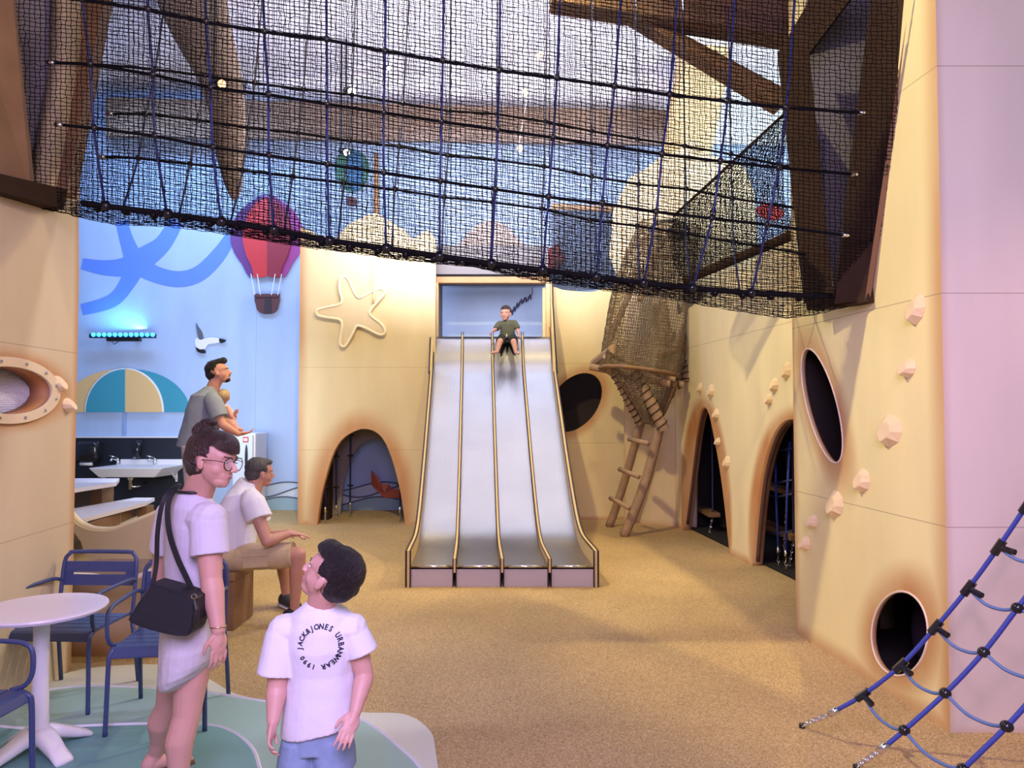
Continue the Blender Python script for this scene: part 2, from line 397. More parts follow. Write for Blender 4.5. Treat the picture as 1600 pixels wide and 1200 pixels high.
YB = 12.68
BW, bw = back_plane(YB)
struct(plate('wall_back', BW, [(-9.5, 0), (7.5, 0), (7.5, 7.2), (-9.5, 7.2)], [], .12, wall_mat('blue_wall', (.45, .59, .84), seams=[(0, -4.4), (0, -3.2)], samt=0)))
struct(mk('ceiling', MB().box((-1, 10.7, 7.26), (17, 4.2, .12)), mat('ceiling_white', (.74, .72, .78), .8)))
struct(mk('ceiling_front', MB().box((-1, 4.0, 7.30), (17, 9.2, .12)), mat('ceiling_grey', (.26, .25, .27), .8)))
struct(mk('wall_left_far', MB().box((-9.5, 9, 3.6), (.12, 7.5, 7.2)), mat('far_wall_blue', (.40, .55, .80), .8)))
struct(mk('wall_right_far', MB().box((6.6, 9, 3.6), (.12, 7.5, 7.2)), mat('far_wall_right', (.50, .62, .80), .8)))

# ceiling bulkhead beam
tag(mk('ceiling_beam', MB().add([*(P(x, y, 11.9) for x, y in ((165, 152), (1040, 172), (1040, 226), (165, 212))), *(P(x, y, 12.55) for x, y in ((165, 158), (1040, 178), (1040, 229), (165, 216)))],
    [(0, 1, 2, 3), (7, 6, 5, 4), (0, 4, 5, 1), (1, 5, 6, 2), (2, 6, 7, 3), (3, 7, 4, 0)]), mat('bulkhead', (.20, .13, .09), .8, var=.15, vscale=2)),
    'long brown horizontal beam under the ceiling along the blue back wall', 'beam')

def slope(name, pts, m):
    a = [P(x, y, Y) for x, y, Y in pts]; b_ = [p + V((0, .06, .03)) for p in a]; n = len(a)
    return struct(mk(name, MB().add(a + b_, [tuple(range(n)), tuple(range(2 * n - 1, n - 1, -1))] + [(i, n + i, n + (i + 1) % n, (i + 1) % n) for i in range(n)]), m))
slope('wall_upper', [(400, 60, 11.6), (1130, 60, 11.6), (1130, 182, 12.4), (380, 160, 12.4)], mat('upper_white', (.80, .77, .82), .8))
slope('wall_upper_right', [(1120, 30, 11.7), (1500, 30, 11.7), (1500, 232, 12.45), (1100, 225, 12.45)], mat('upper_pale', (.74, .84, .88), .8))
# ------------------------------------------------------------------ left wall
LA, LB = -2.50, -.079
LW, lw = side_plane(LA, LB)
pc = lw(14, 610); prx, pry = .215, .215
e0 = lw(121, 700)[0]
def lhole():
    # porthole ellipse measured on the wall plane
    a = lw(78, 618); t = lw(20, 570); return a, t
a_, t_ = lhole()
pry = abs(lw(20, 573)[1] - lw(20, 648)[1]) / 2
prx = a_[0] - pc[0]
opL = [lw(x, y) for x, y in ((22, 318), (90, 318), (112, 250), (124, 120), (124, -40), (-60, -40), (-50, 120), (-14, 250))]
opL = [(s, z) for s, z in opL]
e1 = lw(118, 700)[0]
wl_out = [(2.2, 0), (e1, 0), (e1, 2.6), (e1 - .02, 2.95), (e1 + .0, 5.2), (2.2, 5.2)]
frL = [(4.02, 4.9), (3.95, 3.9), (4.22, 3.05), (4.50, 3.05), (4.72, 3.9), (4.72, 4.9)]
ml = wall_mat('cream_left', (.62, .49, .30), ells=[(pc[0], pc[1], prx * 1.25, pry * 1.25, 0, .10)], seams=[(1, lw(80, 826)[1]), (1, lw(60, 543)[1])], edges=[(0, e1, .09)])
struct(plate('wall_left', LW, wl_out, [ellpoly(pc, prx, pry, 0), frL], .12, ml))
# porthole rim with screws
por = thing('porthole_rim', 'cream oval porthole ring with screws on the left wall', 'porthole', xyz(LW, pc))
plate('ring', LW, ellpoly(pc, prx * 1.20, pry * 1.38, 0), [ellpoly(pc, prx * .98, pry * .98, 0)], .022, mat('ring_cream', (.74, .58, .37), .5), por, side=1)
for k in range(12):
    a = 2 * PI * (k + .5) / 12; p = xyz(LW, (pc[0] + prx * 1.1 * math.cos(a), pc[1] + pry * 1.18 * math.sin(a)), .024)
    mk('screw', MB().ell(p, .011, n=8, m=6), M['chrome'], por)
# inside of the left play house
hi = LW @ V((0, 0, 0))
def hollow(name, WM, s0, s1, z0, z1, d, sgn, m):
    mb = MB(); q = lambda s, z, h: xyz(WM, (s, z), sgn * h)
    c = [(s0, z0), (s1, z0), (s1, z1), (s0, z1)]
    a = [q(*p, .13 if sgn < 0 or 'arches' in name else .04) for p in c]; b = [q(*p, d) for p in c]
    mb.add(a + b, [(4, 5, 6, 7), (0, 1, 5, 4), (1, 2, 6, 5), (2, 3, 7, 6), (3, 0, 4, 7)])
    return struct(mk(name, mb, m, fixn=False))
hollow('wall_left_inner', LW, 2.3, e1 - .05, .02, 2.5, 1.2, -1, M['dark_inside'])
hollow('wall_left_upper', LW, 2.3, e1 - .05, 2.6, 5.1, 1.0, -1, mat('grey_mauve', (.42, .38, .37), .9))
# grey mesh sheet seen through the left porthole
def net_grid(pf, nu, nv, r, jit=0, skipu=1, skipv=1, n=3):
    """woven mesh: strands through a grid of points pf(u,v)"""
    g = [[V(pf(i / nu, j / nv)) for j in range(nv + 1)] for i in range(nu + 1)]
    if jit:
        for row in g:
            for p in row: p += V((random.gauss(0, jit), random.gauss(0, jit), random.gauss(0, jit)))
    mb = MB()
    for i in range(0, nu + 1, skipu): mb.tube(g[i], r, n, caps=False)
    for j in range(0, nv + 1, skipv): mb.tube([g[i][j] for i in range(nu + 1)], r, n, caps=False)
    return mb
pa = xyz(LW, pc, -.22)
tag(mk('mesh_sheet', net_grid(lambda u, v: pa + V((.06, 0, 0)) * math.sin(v * 3) + V((0, u * .66 - .08, v * .36 - .20)), 44, 26, .0042), mat('grey_mesh', (.75, .75, .75), .9)),
    'grey safety mesh seen through the oval porthole of the left wall', 'safety net', kind='stuff')

def hold(wm, uvp, h, w, d, sgn, ang, label, nm='climbing_hold', group=None):
    """faceted rock hold: half-dome wedge with a flat underside"""
    poly = [(-.5, .1), (-.38, .42), (-.1, .55), (.2, .5), (.45, .2), (.5, -.15), (.25, -.5), (-.05, -.55), (-.4, -.25)]
    top = [(-.3, .08), (-.2, .3), (0, .38), (.18, .3), (.3, .08), (.3, -.12), (.16, -.3), (0, -.38), (-.22, -.15)]
    ca, sa = math.cos(ang), math.sin(ang); r = lambda q: (q[0] * w * ca - q[1] * h * sa, q[0] * w * sa + q[1] * h * ca)
    a = [xyz(wm, (uvp[0] + r(p)[0], uvp[1] + r(p)[1]), 0) for p in poly]
    b = [xyz(wm, (uvp[0] + r((p[0] * .8, p[1] * .85 - .04))[0], uvp[1] + r((p[0] * .8, p[1] * .85 - .04))[1]), sgn * d * (1.2 - .75 * (p[1] + .38))) for p in top]
    n = len(poly); fs = [(i, (i + 1) % n, n + (i + 1) % n, n + i) for i in range(n)] + [tuple(n + i for i in range(n))]
    return tag(mk(nm, MB().add(a + b, fs + [tuple(range(n - 1, -1, -1))]), M['hold'], bevel=.004), label, 'climbing hold', group)
hold(LW, lw(89, 600), .10, .16, .05, 1, 0, 'upper of the two climbing holds right of the left porthole')
hold(LW, lw(105, 633), .09, .13, .05, 1, 0, 'lower of the two climbing holds right of the left porthole')

# ------------------------------------------------------------------ right wall (near)
RA, RB = 2.62, -.079
RW, rw = side_plane(RA, RB)
sfar = rw(1243, 900)[0]; snear = rw(1480, 900)[0]
def px_ell(uvf, cx, cy, ax, ay, ang, n=44):     # ellipse given in photo pixels, laid on the wall
    ca, sa = math.cos(ang), math.sin(ang)
    return [uvf(cx + ax * math.cos(t) * ca - ay * math.sin(t) * sa, cy + ax * math.cos(t) * sa + ay * math.sin(t) * ca) for t in [2 * PI * k / n for k in range(n)]]
def fit(poly):
    cx = sum(p[0] for p in poly) / len(poly); cy = sum(p[1] for p in poly) / len(poly)
    sxx = sum((p[0] - cx) ** 2 for p in poly) / len(poly); syy = sum((p[1] - cy) ** 2 for p in poly) / len(poly); sxy = sum((p[0] - cx) * (p[1] - cy) for p in poly) / len(poly)
    ang = .5 * math.atan2(2 * sxy, sxx - syy); d = math.sqrt(((sxx - syy) / 2) ** 2 + sxy ** 2); m = (sxx + syy) / 2
    return cx, cy, math.sqrt(2 * (m + d)), math.sqrt(2 * max(1e-6, m - d)), ang
h1 = px_ell(rw, 1284.5, 634, 92, 23.5, math.radians(75.5))
h2 = px_ell(rw, 1406, 990, 44, 66, math.radians(3))
opR = [rw(x, y) for x, y in ((1300, 452), (1342, 452), (1392, 60), (1400, -120), (1300, -120), (1262, -20), (1235, 90), (1240, 160))]
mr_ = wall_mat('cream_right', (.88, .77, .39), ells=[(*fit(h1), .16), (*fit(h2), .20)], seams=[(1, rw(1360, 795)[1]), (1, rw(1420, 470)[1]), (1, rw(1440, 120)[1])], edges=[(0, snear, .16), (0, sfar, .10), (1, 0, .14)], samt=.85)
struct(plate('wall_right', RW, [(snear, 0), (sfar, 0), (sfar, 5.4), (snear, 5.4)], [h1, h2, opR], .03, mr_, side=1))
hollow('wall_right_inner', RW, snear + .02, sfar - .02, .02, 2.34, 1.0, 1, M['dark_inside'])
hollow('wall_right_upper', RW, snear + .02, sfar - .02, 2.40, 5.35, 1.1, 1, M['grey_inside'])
for poly, lab in ((h1, 'thin pale rim of the tall tilted oval opening in the right wall'), (h2, 'thin pale rim of the round opening low in the right wall')):
    c_, = [fit(poly)]
    o2 = [(c_[0] + (p[0] - c_[0]) * 1.0, c_[1] + (p[1] - c_[1]) * 1.0) for p in poly]
    tag(mk('opening_rim', MB().tube([xyz(RW, p, .0) for p in o2], .007, 6, closed=True), mat('rim_pale', (.80, .66, .52), .4), smooth=True), lab, 'rim')
# things dimly seen through the openings
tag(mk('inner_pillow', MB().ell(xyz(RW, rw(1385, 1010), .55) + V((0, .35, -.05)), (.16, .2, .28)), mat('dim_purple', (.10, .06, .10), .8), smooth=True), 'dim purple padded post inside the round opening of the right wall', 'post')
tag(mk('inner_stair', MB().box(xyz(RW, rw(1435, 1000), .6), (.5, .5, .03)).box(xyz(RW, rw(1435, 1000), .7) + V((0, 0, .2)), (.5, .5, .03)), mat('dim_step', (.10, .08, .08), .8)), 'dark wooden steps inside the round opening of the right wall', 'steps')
tag(mk('inner_post', MB().box(xyz(RW, rw(1285, 620), .55), (.1, .12, 1.1)).box(xyz(RW, rw(1290, 630), .5), (.07, .7, .1)), M['wood_dark']), 'dark timber cross post inside the tall tilted oval opening', 'post')
HR = [(1433, 483, .17, .13, 'topmost climbing hold on the right wall, just below the timber frame'),
      (1420, 575, .11, .12, 'small climbing hold second from the top on the right wall'),
      (1391, 673, .19, .21, 'largest climbing hold on the right wall, right of the tall oval opening'),
      (1349, 751, .15, .14, 'climbing hold below and left of the largest hold on the right wall'),
      (1306, 788, .18, .18, 'wide climbing hold below the lower tip of the tall oval opening'),
      (1272, 815, .10, .10, 'small climbing hold near the far edge of the right wall, upper one'),
      (1260, 849, .11, .10, 'lowest small climbing hold near the far edge of the right wall')]
for x, y, h, w, lab in HR: hold(RW, rw(x, y), h, w * 1.15, .05, -1, .2, lab, group=None)

# pink lit wall at right, facing the camera
PY = W(1480, 900, RA, RB).y
PW, pw = back_plane(PY)
px0 = W(1480, 900, RA, RB).x
struct(plate('wall_front', PW, [(px0, 0), (6.0, 0), (6.0, 5.4), (px0, 5.4)], [], .1, wall_mat('pink_wall', (.76, .68, .56), seams=[(1, pw(1500, 458)[1]), (1, pw(1500, 103)[1]), (1, pw(1500, 824)[1])], edges=[(0, px0, .05), (1, 0, .05)], samt=.35)))

# ------------------------------------------------------------------ right wall with arches (far)
QA, QB = 3.33, -.088
QW, qw = side_plane(QA, QB)
s_l = qw(1055, 700)[0]; s_r = 5.75
arch1 = [(1067, 826), (1074, 770), (1080, 720), (1085, 680), (1091, 650), (1099, 636), (1107, 645), (1115, 680), (1124, 730), (1132, 790), (1140, 868)]
arch2 = [(1175, 886), (1180, 820), (1188, 750), (1200, 700), (1215, 668), (1236, 655)]
a1 = [(p.x, p.y) for p in cr([(*qw(*q), 0) for q in arch1], 5)]; a1[0] = (a1[0][0], -.05); a1[-1] = (a1[-1][0], -.05)
q2 = [qw(*q) for q in arch2]; cx2 = q2[-1][0] - .03
q2 = q2 + [(2 * cx2 - s, z) for s, z in q2[:-1][::-1]]
a2 = [(p.x, p.y) for p in cr([(*q, 0) for q in q2], 5)]; a2[0] = (a2[0][0], -.05); a2[-1] = (a2[-1][0], -.05)
topq = [(s_l, 3.05), (9.5, 3.15), (8.8, 3.35), (8.2, 3.28), (7.6, 3.42), (7.0, 3.50), (6.4, 3.62), (s_r, 3.6)]
botq = [(s_r, 0), (a2[-1][0], 0)] + [p for p in a2[::-1] if p[1] > 0] + [(a2[0][0], 0), (a1[-1][0], 0)] + [p for p in a1[::-1] if p[1] > 0] + [(a1[0][0], 0), (s_l, 0)]
ell1 = ((a1[0][0] + a1[-1][0]) / 2, .35, abs(a1[0][0] - a1[-1][0]) / 2, max(p[1] for p in a1) - .35, 0, .14)
ell2 = ((a2[0][0] + a2[-1][0]) / 2, .35, abs(a2[0][0] - a2[-1][0]) / 2, max(p[1] for p in a2) - .35, 0, .14)
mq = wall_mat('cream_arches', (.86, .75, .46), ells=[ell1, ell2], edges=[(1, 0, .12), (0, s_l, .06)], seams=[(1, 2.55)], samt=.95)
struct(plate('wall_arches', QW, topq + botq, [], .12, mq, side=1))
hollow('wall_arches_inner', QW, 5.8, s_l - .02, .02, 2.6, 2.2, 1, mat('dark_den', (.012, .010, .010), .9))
for nm, ar, lab in (('a', a1, 'dark brown edging round the narrow far arch'), ('b', a2, 'dark brown edging round the wide arch beside the near right wall')):
    tag(mk('arch_edging', MB().tube([xyz(QW, p, .06) for p in ar if p[1] > .01], .028, 5), mat('edging_brown', (.10, .05, .03), .7), smooth=True), lab, 'edging')
HQ = [(1230, 579, .17, .14, 'large climbing hold right above the wide arch, beside the near wall edge'), (1211, 602, .14, .12, 'middle of the three climbing holds above the wide arch'), (1203, 624, .12, .11, 'lowest of the three climbing holds above the wide arch'),
      (1112, 611, .17, .16, 'larger climbing hold just above the top of the narrow arch'), (1095, 606, .13, .1, 'slim climbing hold at the far left above the narrow arch'), (1120, 647, .13, .13, 'climbing hold just right of the narrow arch top'),
      (1123, 690, .1, .09, 'small climbing hold halfway down the right side of the narrow arch'), (1137, 722, .15, .14, 'lowest climbing hold between the two arches')]
for x, y, h, w, lab in HQ: hold(QW, qw(x, y), h, w * 1.3, .05, -1, .15, lab)
# hanging steps inside the arches
def chain(p, q, r=.006, n=None):
    p = V(p); q = V(q); L = (q - p).length; n = n or max(3, int(L / .035)); mb = MB(); d = (q - p) / n
    t = d.normalized(); a = t.cross(V((.3, .9, .1))).normalized(); b = t.cross(a)
    for i in range(n):
        c = p + d * (i + .5); e = a if i % 2 else b
        mb.tube([c + t * (d.length * .62) * math.cos(k * PI / 4) + e * (.012) * math.sin(k * PI / 4) for k in range(8)], r * .6, 4, closed=True)
    return mb
def hanging_step(px, py, pyf, off, w, lab):
    c = W(px, py, QA + off, QB)
    t = thing('hanging_step', lab, 'step', V((c.x, c.y, 0)))
    mk('board', MB().box(c, (.16, w, .06)), M['wood_mid'], t, bevel=.008)
    for s in (-1, 1):
        a = c + V((0, s * w * .4, -.03)); b = V((a.x - .05, a.y, .01))
        mk('chain', chain(a, b, .008), M['chrome'], t)
        mk('cable', MB().tube([c + V((0, s * w * .4, .03)), c + V((0, s * w * .4, 2.4 - c.z))], .012, 6), M['rope_navy'], t)
hanging_step(1103, 798, 825, .35, .9, 'wooden plank on chains hanging inside the narrow arch, lower one')
hanging_step(1114, 742, 0, .9, .8, 'wooden plank on cables hanging inside the narrow arch, upper one')
hanging_step(1217, 828, 0, .45, 1.1, 'dark plank on chains hanging inside the wide arch, lower one')
hanging_step(1212, 762, 0, .8, 1.0, 'dark plank on cables hanging inside the wide arch, upper one')
# rope net in the wide arch
rn = thing('rope_net', 'dark blue climbing rope net hanging in the wide arch', 'rope net', V((W(1225, 860, QA + .1, QB).x, W(1225, 860, QA + .1, QB).y, 0)))
for k, (x0, x1) in enumerate(((1211, 1216), (1234, 1228))):
    a = W(x0, 690, QA + .25, QB); b = W(x1, 860, QA + .25, QB); b.z = .22
    mk('rope', MB().tube([a, (a + b) / 2 + V((0, .02, 0)), b], .014, 6), M['rope_blue'], rn, smooth=True)
    mk('sleeve', MB().tube([b, b - V((0, 0, .08))], .02, 8), M['chrome'], rn, smooth=True)
    mk('chain', chain(b - V((0, 0, .08)), V((b.x, b.y, .005)), .008), M['chrome'], rn)
for y in (700, 750, 772, 830):
    a = W(1190, y - 2, QA + .25, QB); b = W(1238, y, QA + .25, QB)
    mk('cross_rope', MB().tube([a, (a + b) / 2 - V((0, 0, .04)), b], .012, 6), M['rope_navy'], rn, smooth=True)
# grey wave panel inside the wide arch
tag(mk('grey_mural', MB().box(W(1218, 770, QA + 2.0, QB), (.04, 1.6, .9)), mat('grey_blue', (.32, .38, .46), .7)), 'pale grey blue wave panel at the back inside the wide arch', 'panel')

# ------------------------------------------------------------------ back left cream wall with starfish and arch
AY = 11.0
AW, aw = back_plane(AY)
top = [(474, 356), (484, 360), (500, 368), (525, 372), (545, 350), (570, 338), (588, 332), (612, 348), (628, 356), (645, 374), (660, 364), (668, 359), (674, 366), (679, 372)]
arch3 = [(495, 822), (499, 790), (507, 752), (519, 712), (533, 688), (551, 675), (569, 670), (587, 675), (601, 690), (612, 716), (622, 752), (629, 788), (633, 822)]
a3 = [(p.x, p.y) for p in cr([(*aw(*q), 0) for q in arch3], 5)]
pr = aw(679, 700)[0]; pl = aw(466, 700)[0]
out = [aw(*q) for q in top]; out = [(p[0], p[1]) for p in out]
o3 = [(pl, 0), (pl + .0, out[0][1])] + out[1:-1] + [(pr, out[-1][1]), (pr, 0), (a3[-1][0], 0)] + [p for p in a3[::-1] if p[1] > 0] + [(a3[0][0], 0)]
e3 = ((a3[0][0] + a3[-1][0]) / 2, .25, abs(a3[0][0] - a3[-1][0]) / 2, max(p[1] for p in a3) - .25, 0, .22)
struct(plate('wall_starfish', AW, o3, [], .16, wall_mat('cream_back', (.72, .59, .34), ells=[e3], edges=[(0, pl, .16), (1, 0, .12)], seams=[(1, aw(600, 574)[1]), (1, aw(600, 703)[1])], samt=.85)))
# inside of that arch; roof slab and side wall added to darken it
struct(mk('wall_arch_shade', MB().box((-2.17, 11.85, 2.25), (1.80, 1.3, .06)).box((-3.05, 11.85, 1.12), (.06, 1.3, 2.2)), M['grey_inside']))
tag(mk('arch_inner_post', MB().box((P(510, 740, 11.6).x, 11.6, .9), (.14, .25, 1.8)), M['wood_dark']), 'dark brown timber post inside the left arch', 'post')
ipg = [(p.x, p.y) for p in cr([(*back_plane(12.0)[1](*q), 0) for q in ((532, 796), (537, 755), (550, 715), (566, 692), (586, 686), (602, 694), (618, 722), (634, 796))], 5)]
ip = [(-3.2, 0), (-3.2, 2.1), (-.9, 2.1), (-.9, 0), (ipg[-1][0], 0)] + [p for p in ipg[::-1] if p[1] > .02] + [(ipg[0][0], 0)]
tag(plate('inner_arch_panel', back_plane(12.0)[0], ip, [], .06, mat('inner_grey', (.30, .26, .23), .8)), 'grey inner panel with a second arch seen through the left arch', 'panel')
for x, yb, Y in ((508, 815, 11.15), (525, 805, 11.45), (547, 797, 11.75), (625, 813, 11.2)):
    g = P(x, yb, Y)
    lab = {508: 'leftmost dark knotted rope hanging in the left arch', 525: 'second knotted rope from the left in the left arch', 547: 'knotted rope in the middle of the left arch', 625: 'knotted rope at the right edge of the left arch'}[x]
    t = thing('knotted_rope', lab, 'rope', V((g.x, Y, 0)))
    mk('rope', MB().tube([V((g.x, Y, .24)), V((g.x, Y, 1.9))], .014, 6), M['rope_navy'], t, smooth=True)
    for z in (.55, .95, 1.35): mk('disc', MB().lathe([(.01, 0), (.045, .01), (.05, .03), (.012, .04)], (g.x, Y, z + random.uniform(-.08, .08)), 12), M['black'], t)
    mk('sleeve', MB().tube([V((g.x, Y, .24)), V((g.x, Y, .15))], .02, 8), M['chrome'], t, smooth=True)
    mk('chain', chain(V((g.x, Y, .15)), V((g.x, Y, .0)), .008), M['chrome'], t)

# starfish
star = [(557, 433, 0), (546, 437, 0), (531, 434, 0), (532, 452, 0), (534, 474, 0), (520, 478, 0), (500, 483, 0), (496, 488, 0), (500, 493, 0), (515, 496, 0), (531, 500, 0), (536, 515, 0), (533, 535, 0), (536, 542, 0), (543, 540, 0), (552, 522, 0), (559, 510, 0), (570, 512, 0), (590, 521, 0), (600, 524, 0), (603, 518, 0), (598, 508, 0), (580, 493, 0), (578, 487, 0), (586, 476, 0), (600, 460, 0), (600, 454, 0), (593, 452, 0), (575, 460, 0), (563, 466, 0), (556, 460, 0), (548, 447, 0), (541, 435, 0)]
star = [(536, 434), (532, 441), (532, 455), (535, 474), (515, 480), (499, 484), (496, 489), (500, 494), (515, 497), (532, 500), (536, 510), (533, 533), (535, 541), (542, 540), (553, 521), (559, 510), (572, 513), (592, 523), (600, 523), (603, 517), (596, 506), (579, 492), (584, 480), (600, 462), (601, 455), (594, 452), (578, 459), (563, 466), (556, 460), (547, 441), (542, 434)]
sp2 = [(p.x, p.y) for p in cr([(*aw(*q), 0) for q in star], 4, True)]
st = thing('starfish', 'large cream starfish relief on the back left wall', 'wall decoration', P(550, 490, AY))
plate('body', AW, sp2, [], .05, wall_mat('star_cream', (.70, .57, .35), samt=0), st, side=1)
mk('rim', MB().tube([xyz(AW, p, .055) for p in sp2], .020, 6, closed=True), mat('star_rim', (.86, .74, .48), .5), st, smooth=True)
tag(mk('cream_rope', MB().tube([P(584, y, 10.90 if y < 440 else 10.93) for y in (398, 420, 445)] + [P(585, 460, 10.9), P(583, 473, 10.92)], .018, 6), mat('cord_yellow', (.82, .68, .38), .6), smooth=True), 'pale yellow cord hanging down onto the starfish', 'cord')
tag(mk('mast', MB().tube([P(588, 336, 11.08), P(588, 240, 11.08)], [.045, .035], 8), M['wood_mid'], smooth=True), 'wooden mast rising from the peak of the back left wall', 'mast')

# ------------------------------------------------------------------ slide
def xc(Y): return -.096 - .05 * (Y - 7.15)
bed_pts = [(7.15, .20), (7.45, .20), (7.8, .20), (8.1, .225), (8.4, .32), (8.8, .56), (9.4, 1.00), (10.08, 1.56), (10.7, 2.08), (10.95, 2.32), (11.1, 2.60), (11.2, 2.76), (11.32, 2.82), (11.6, 2.83), (12.3, 2.83)]
bed = [(p.x, p.y) for p in cr([(*q, 0) for q in bed_pts], 5)]
sl = thing('slide', 'wide four-lane stainless steel slide with yellow plywood sides', 'slide', (xc(9.5), 9.5, 0))
HWD = .915
for k in range(4):
    mb = MB(); x0 = -.86 + k * .455 - 0; x0 = [-.875, -.435, .02, .475][k]; x1 = [-.475, -.02, .435, .875][k]
    vs = []
    for (Y, z) in bed:
        for x in (x0, x1): vs.append(V((xc(Y) + x, Y, z)))
    n = len(bed); fs = [(2 * i, 2 * i + 1, 2 * i + 3, 2 * i + 2) for i in range(n - 1)]
    vs2 = [v - V((0, 0, .03)) for v in vs]
    fs2 = [(2 * n + a, 2 * n + d, 2 * n + c, 2 * n + b) for a, b, c, d in fs]
    o = mk('lane', MB().add(vs + vs2, fs + fs2 + [(0, 2 * n, 2 * n + 1, 1)]), M['steel'], sl, smooth=True)
    mk('lane_front', MB().box((xc(7.15) + (x0 + x1) / 2, 7.165, .10), (x1 - x0, .03, .196)), mat('front_steel', (.52, .47, .56), .4, .6), sl)
    mk('lip', MB().tube([V((xc(7.15) + x0, 7.15, .195)), V((xc(7.15) + x1, 7.15, .195))], .012, 8), M['chrome'], sl, smooth=True)
def rail(x, w, hgt, m1, nm, low, frm=7.13, to=11.35, top=None):
    mb = MB(); a = []; b = []
    pts = [(Y, z) for Y, z in bed if Y <= to]
    pts[0] = (frm, pts[0][1])
    for (Y, z) in pts:
        i = pts.index((Y, z)); sl_ = 0
        a.append((Y, z + hgt)); b.append((Y, z - .06 if not low else 0))
    if top: a[-1] = (a[-1][0], top)
    poly = a + b[::-1]
    vs = []; n = len(a)
    for s in (-1, 1):
        vs += [V((xc(Y) + x + s * w / 2, Y, z)) for Y, z in a] + [V((xc(Y) + x + s * w / 2, Y, z)) for Y, z in b]
    fs = []
    for i in range(n - 1):
        fs += [(i, i + 1, n + i + 1, n + i), (2 * n + i, 3 * n + i, 3 * n + i + 1, 2 * n + i + 1), (i, 2 * n + i, 2 * n + i + 1, i + 1), (n + i, n + i + 1, 3 * n + i + 1, 3 * n + i)]
    fs += [(0, n, 3 * n, 2 * n), (n - 1, 3 * n - 1, 4 * n - 1, 2 * n - 1)]
    return mk(nm, MB().add(vs, fs), m1, sl)
def stripe(x, hgt, w, m, nm, par):
    pts = [(Y, z) for Y, z in bed if Y <= 11.3]
    return mk(nm, MB().tube([V((xc(7.12) + x, 7.122, .006))] + [V((xc(7.12) + x, 7.125, .2 + hgt))] + [V((xc(Y) + x, Y, z + hgt)) for Y, z in pts[1:]] , w, 5), m, par)
for x in (-.455, 0, .455):
    d = rail(x, .026, .075, M['plywood'], 'divider', False, to=11.2)
    for s in (-1, 1): stripe(x + s * .015, .075, .0055, M['black'], 'edge_strip', d)
for s in (-1, 1):
    d = rail(s * (HWD - .018), .040, .15, M['plywood'], 'side_panel', True)
    stripe(s * (HWD - .036), .15, .008, M['black'], 'edge_strip', d); stripe(s * (HWD + .004), .15, .010, M['black'], 'edge_strip', d)
# frame round the top of the slide
tag(mk('slide_shade_canopy', MB().box((xc(11.9), 11.92, 4.02), (1.78, 1.1, .45)).box((xc(11.9) - .87, 11.95, 3.3), (.04, 1.15, 1.1)), mat('shade_canopy_grey', (.17, .165, .18), .8)), 'grey boxed canopy added over the top of the slide to shade it', 'canopy')  # roof and side panel added to shade the recess behind a grey front
fr = sl
zt = P(760, 438, 11.35).z
mk('header', MB().box((xc(11.35), 11.36, zt), (1.76, .12, .10)), M['wood_tan'], fr, bevel=.01)
for s in (-1, 1):
    mk('post', MB().box((xc(11.35) + s * .86, 11.37, (zt + 2.2) / 2), (.06, .14, zt - 2.2)), M['plywood'], fr)
    # curved cheeks running from the frame down onto the slide sides
    ys = [(11.34, zt - .02), (11.30, zt - .35), (11.22, 3.2), (11.10, 2.95), (10.9, 2.55), (10.7, 2.22)]
    a = [(Y, z) for Y, z in ys]; b = [(10.7, 1.9), (11.34, 2.2)]
    pol = a + b
    mk('cheek', MB().prism([(y, z) for y, z in pol], (xc(11) + s * .905 - .02, 0, 0), (0, 1, 0), (0, 0, 1), (.04, 0, 0)), M['plywood'], fr)
    mk('cheek_edge', MB().tube([V((xc(Y) + s * .93, Y - .005, z)) for Y, z in ys], .012, 6), M['black'], fr)
tag(mk('slide_platform', MB().box((xc(11.9), 11.95, 2.76), (1.75, 1.1, .10)).box((xc(11.9), 11.43, 1.4), (1.75, .05, 2.6)), M['wood_mid']), 'raised wooden platform behind the top of the slide', 'platform')

# ------------------------------------------------------------------ back right wall with oval
CY = 11.5
CW, cw = back_plane(CY)
h4 = px_ell(cw, 899, 629, 52, 35, math.radians(-52))
topc = [(846, 450), (858, 448), (868, 449), (880, 453), (900, 455), (915, 456), (930, 455), (945, 450), (960, 449), (985, 450)]
tc_ = [cw(*q) for q in topc]; xr = cw(990, 600)[0]; xl = cw(848, 600)[0]
struct(plate('wall_oval', CW, [(xl, 0), (xl, tc_[0][1])] + [(p.x, p.y) for p in cr([(*q, 0) for q in tc_], 4)][1:-1] + [(xr, tc_[-1][1]), (xr, 0)], [h4], .12,
    wall_mat('cream_oval', (.80, .66, .33), ells=[(*fit(h4), .16)], edges=[(1, 0, .08)], seams=[(1, cw(900, 692)[1]), (1, cw(900, 568)[1])], samt=.85)))
struct(mk('wall_oval_inner', MB().box(P(900, 629, 12.1) + V((0, 0, 0)), (1.2, .05, 1.6)), M['dark_inside']))
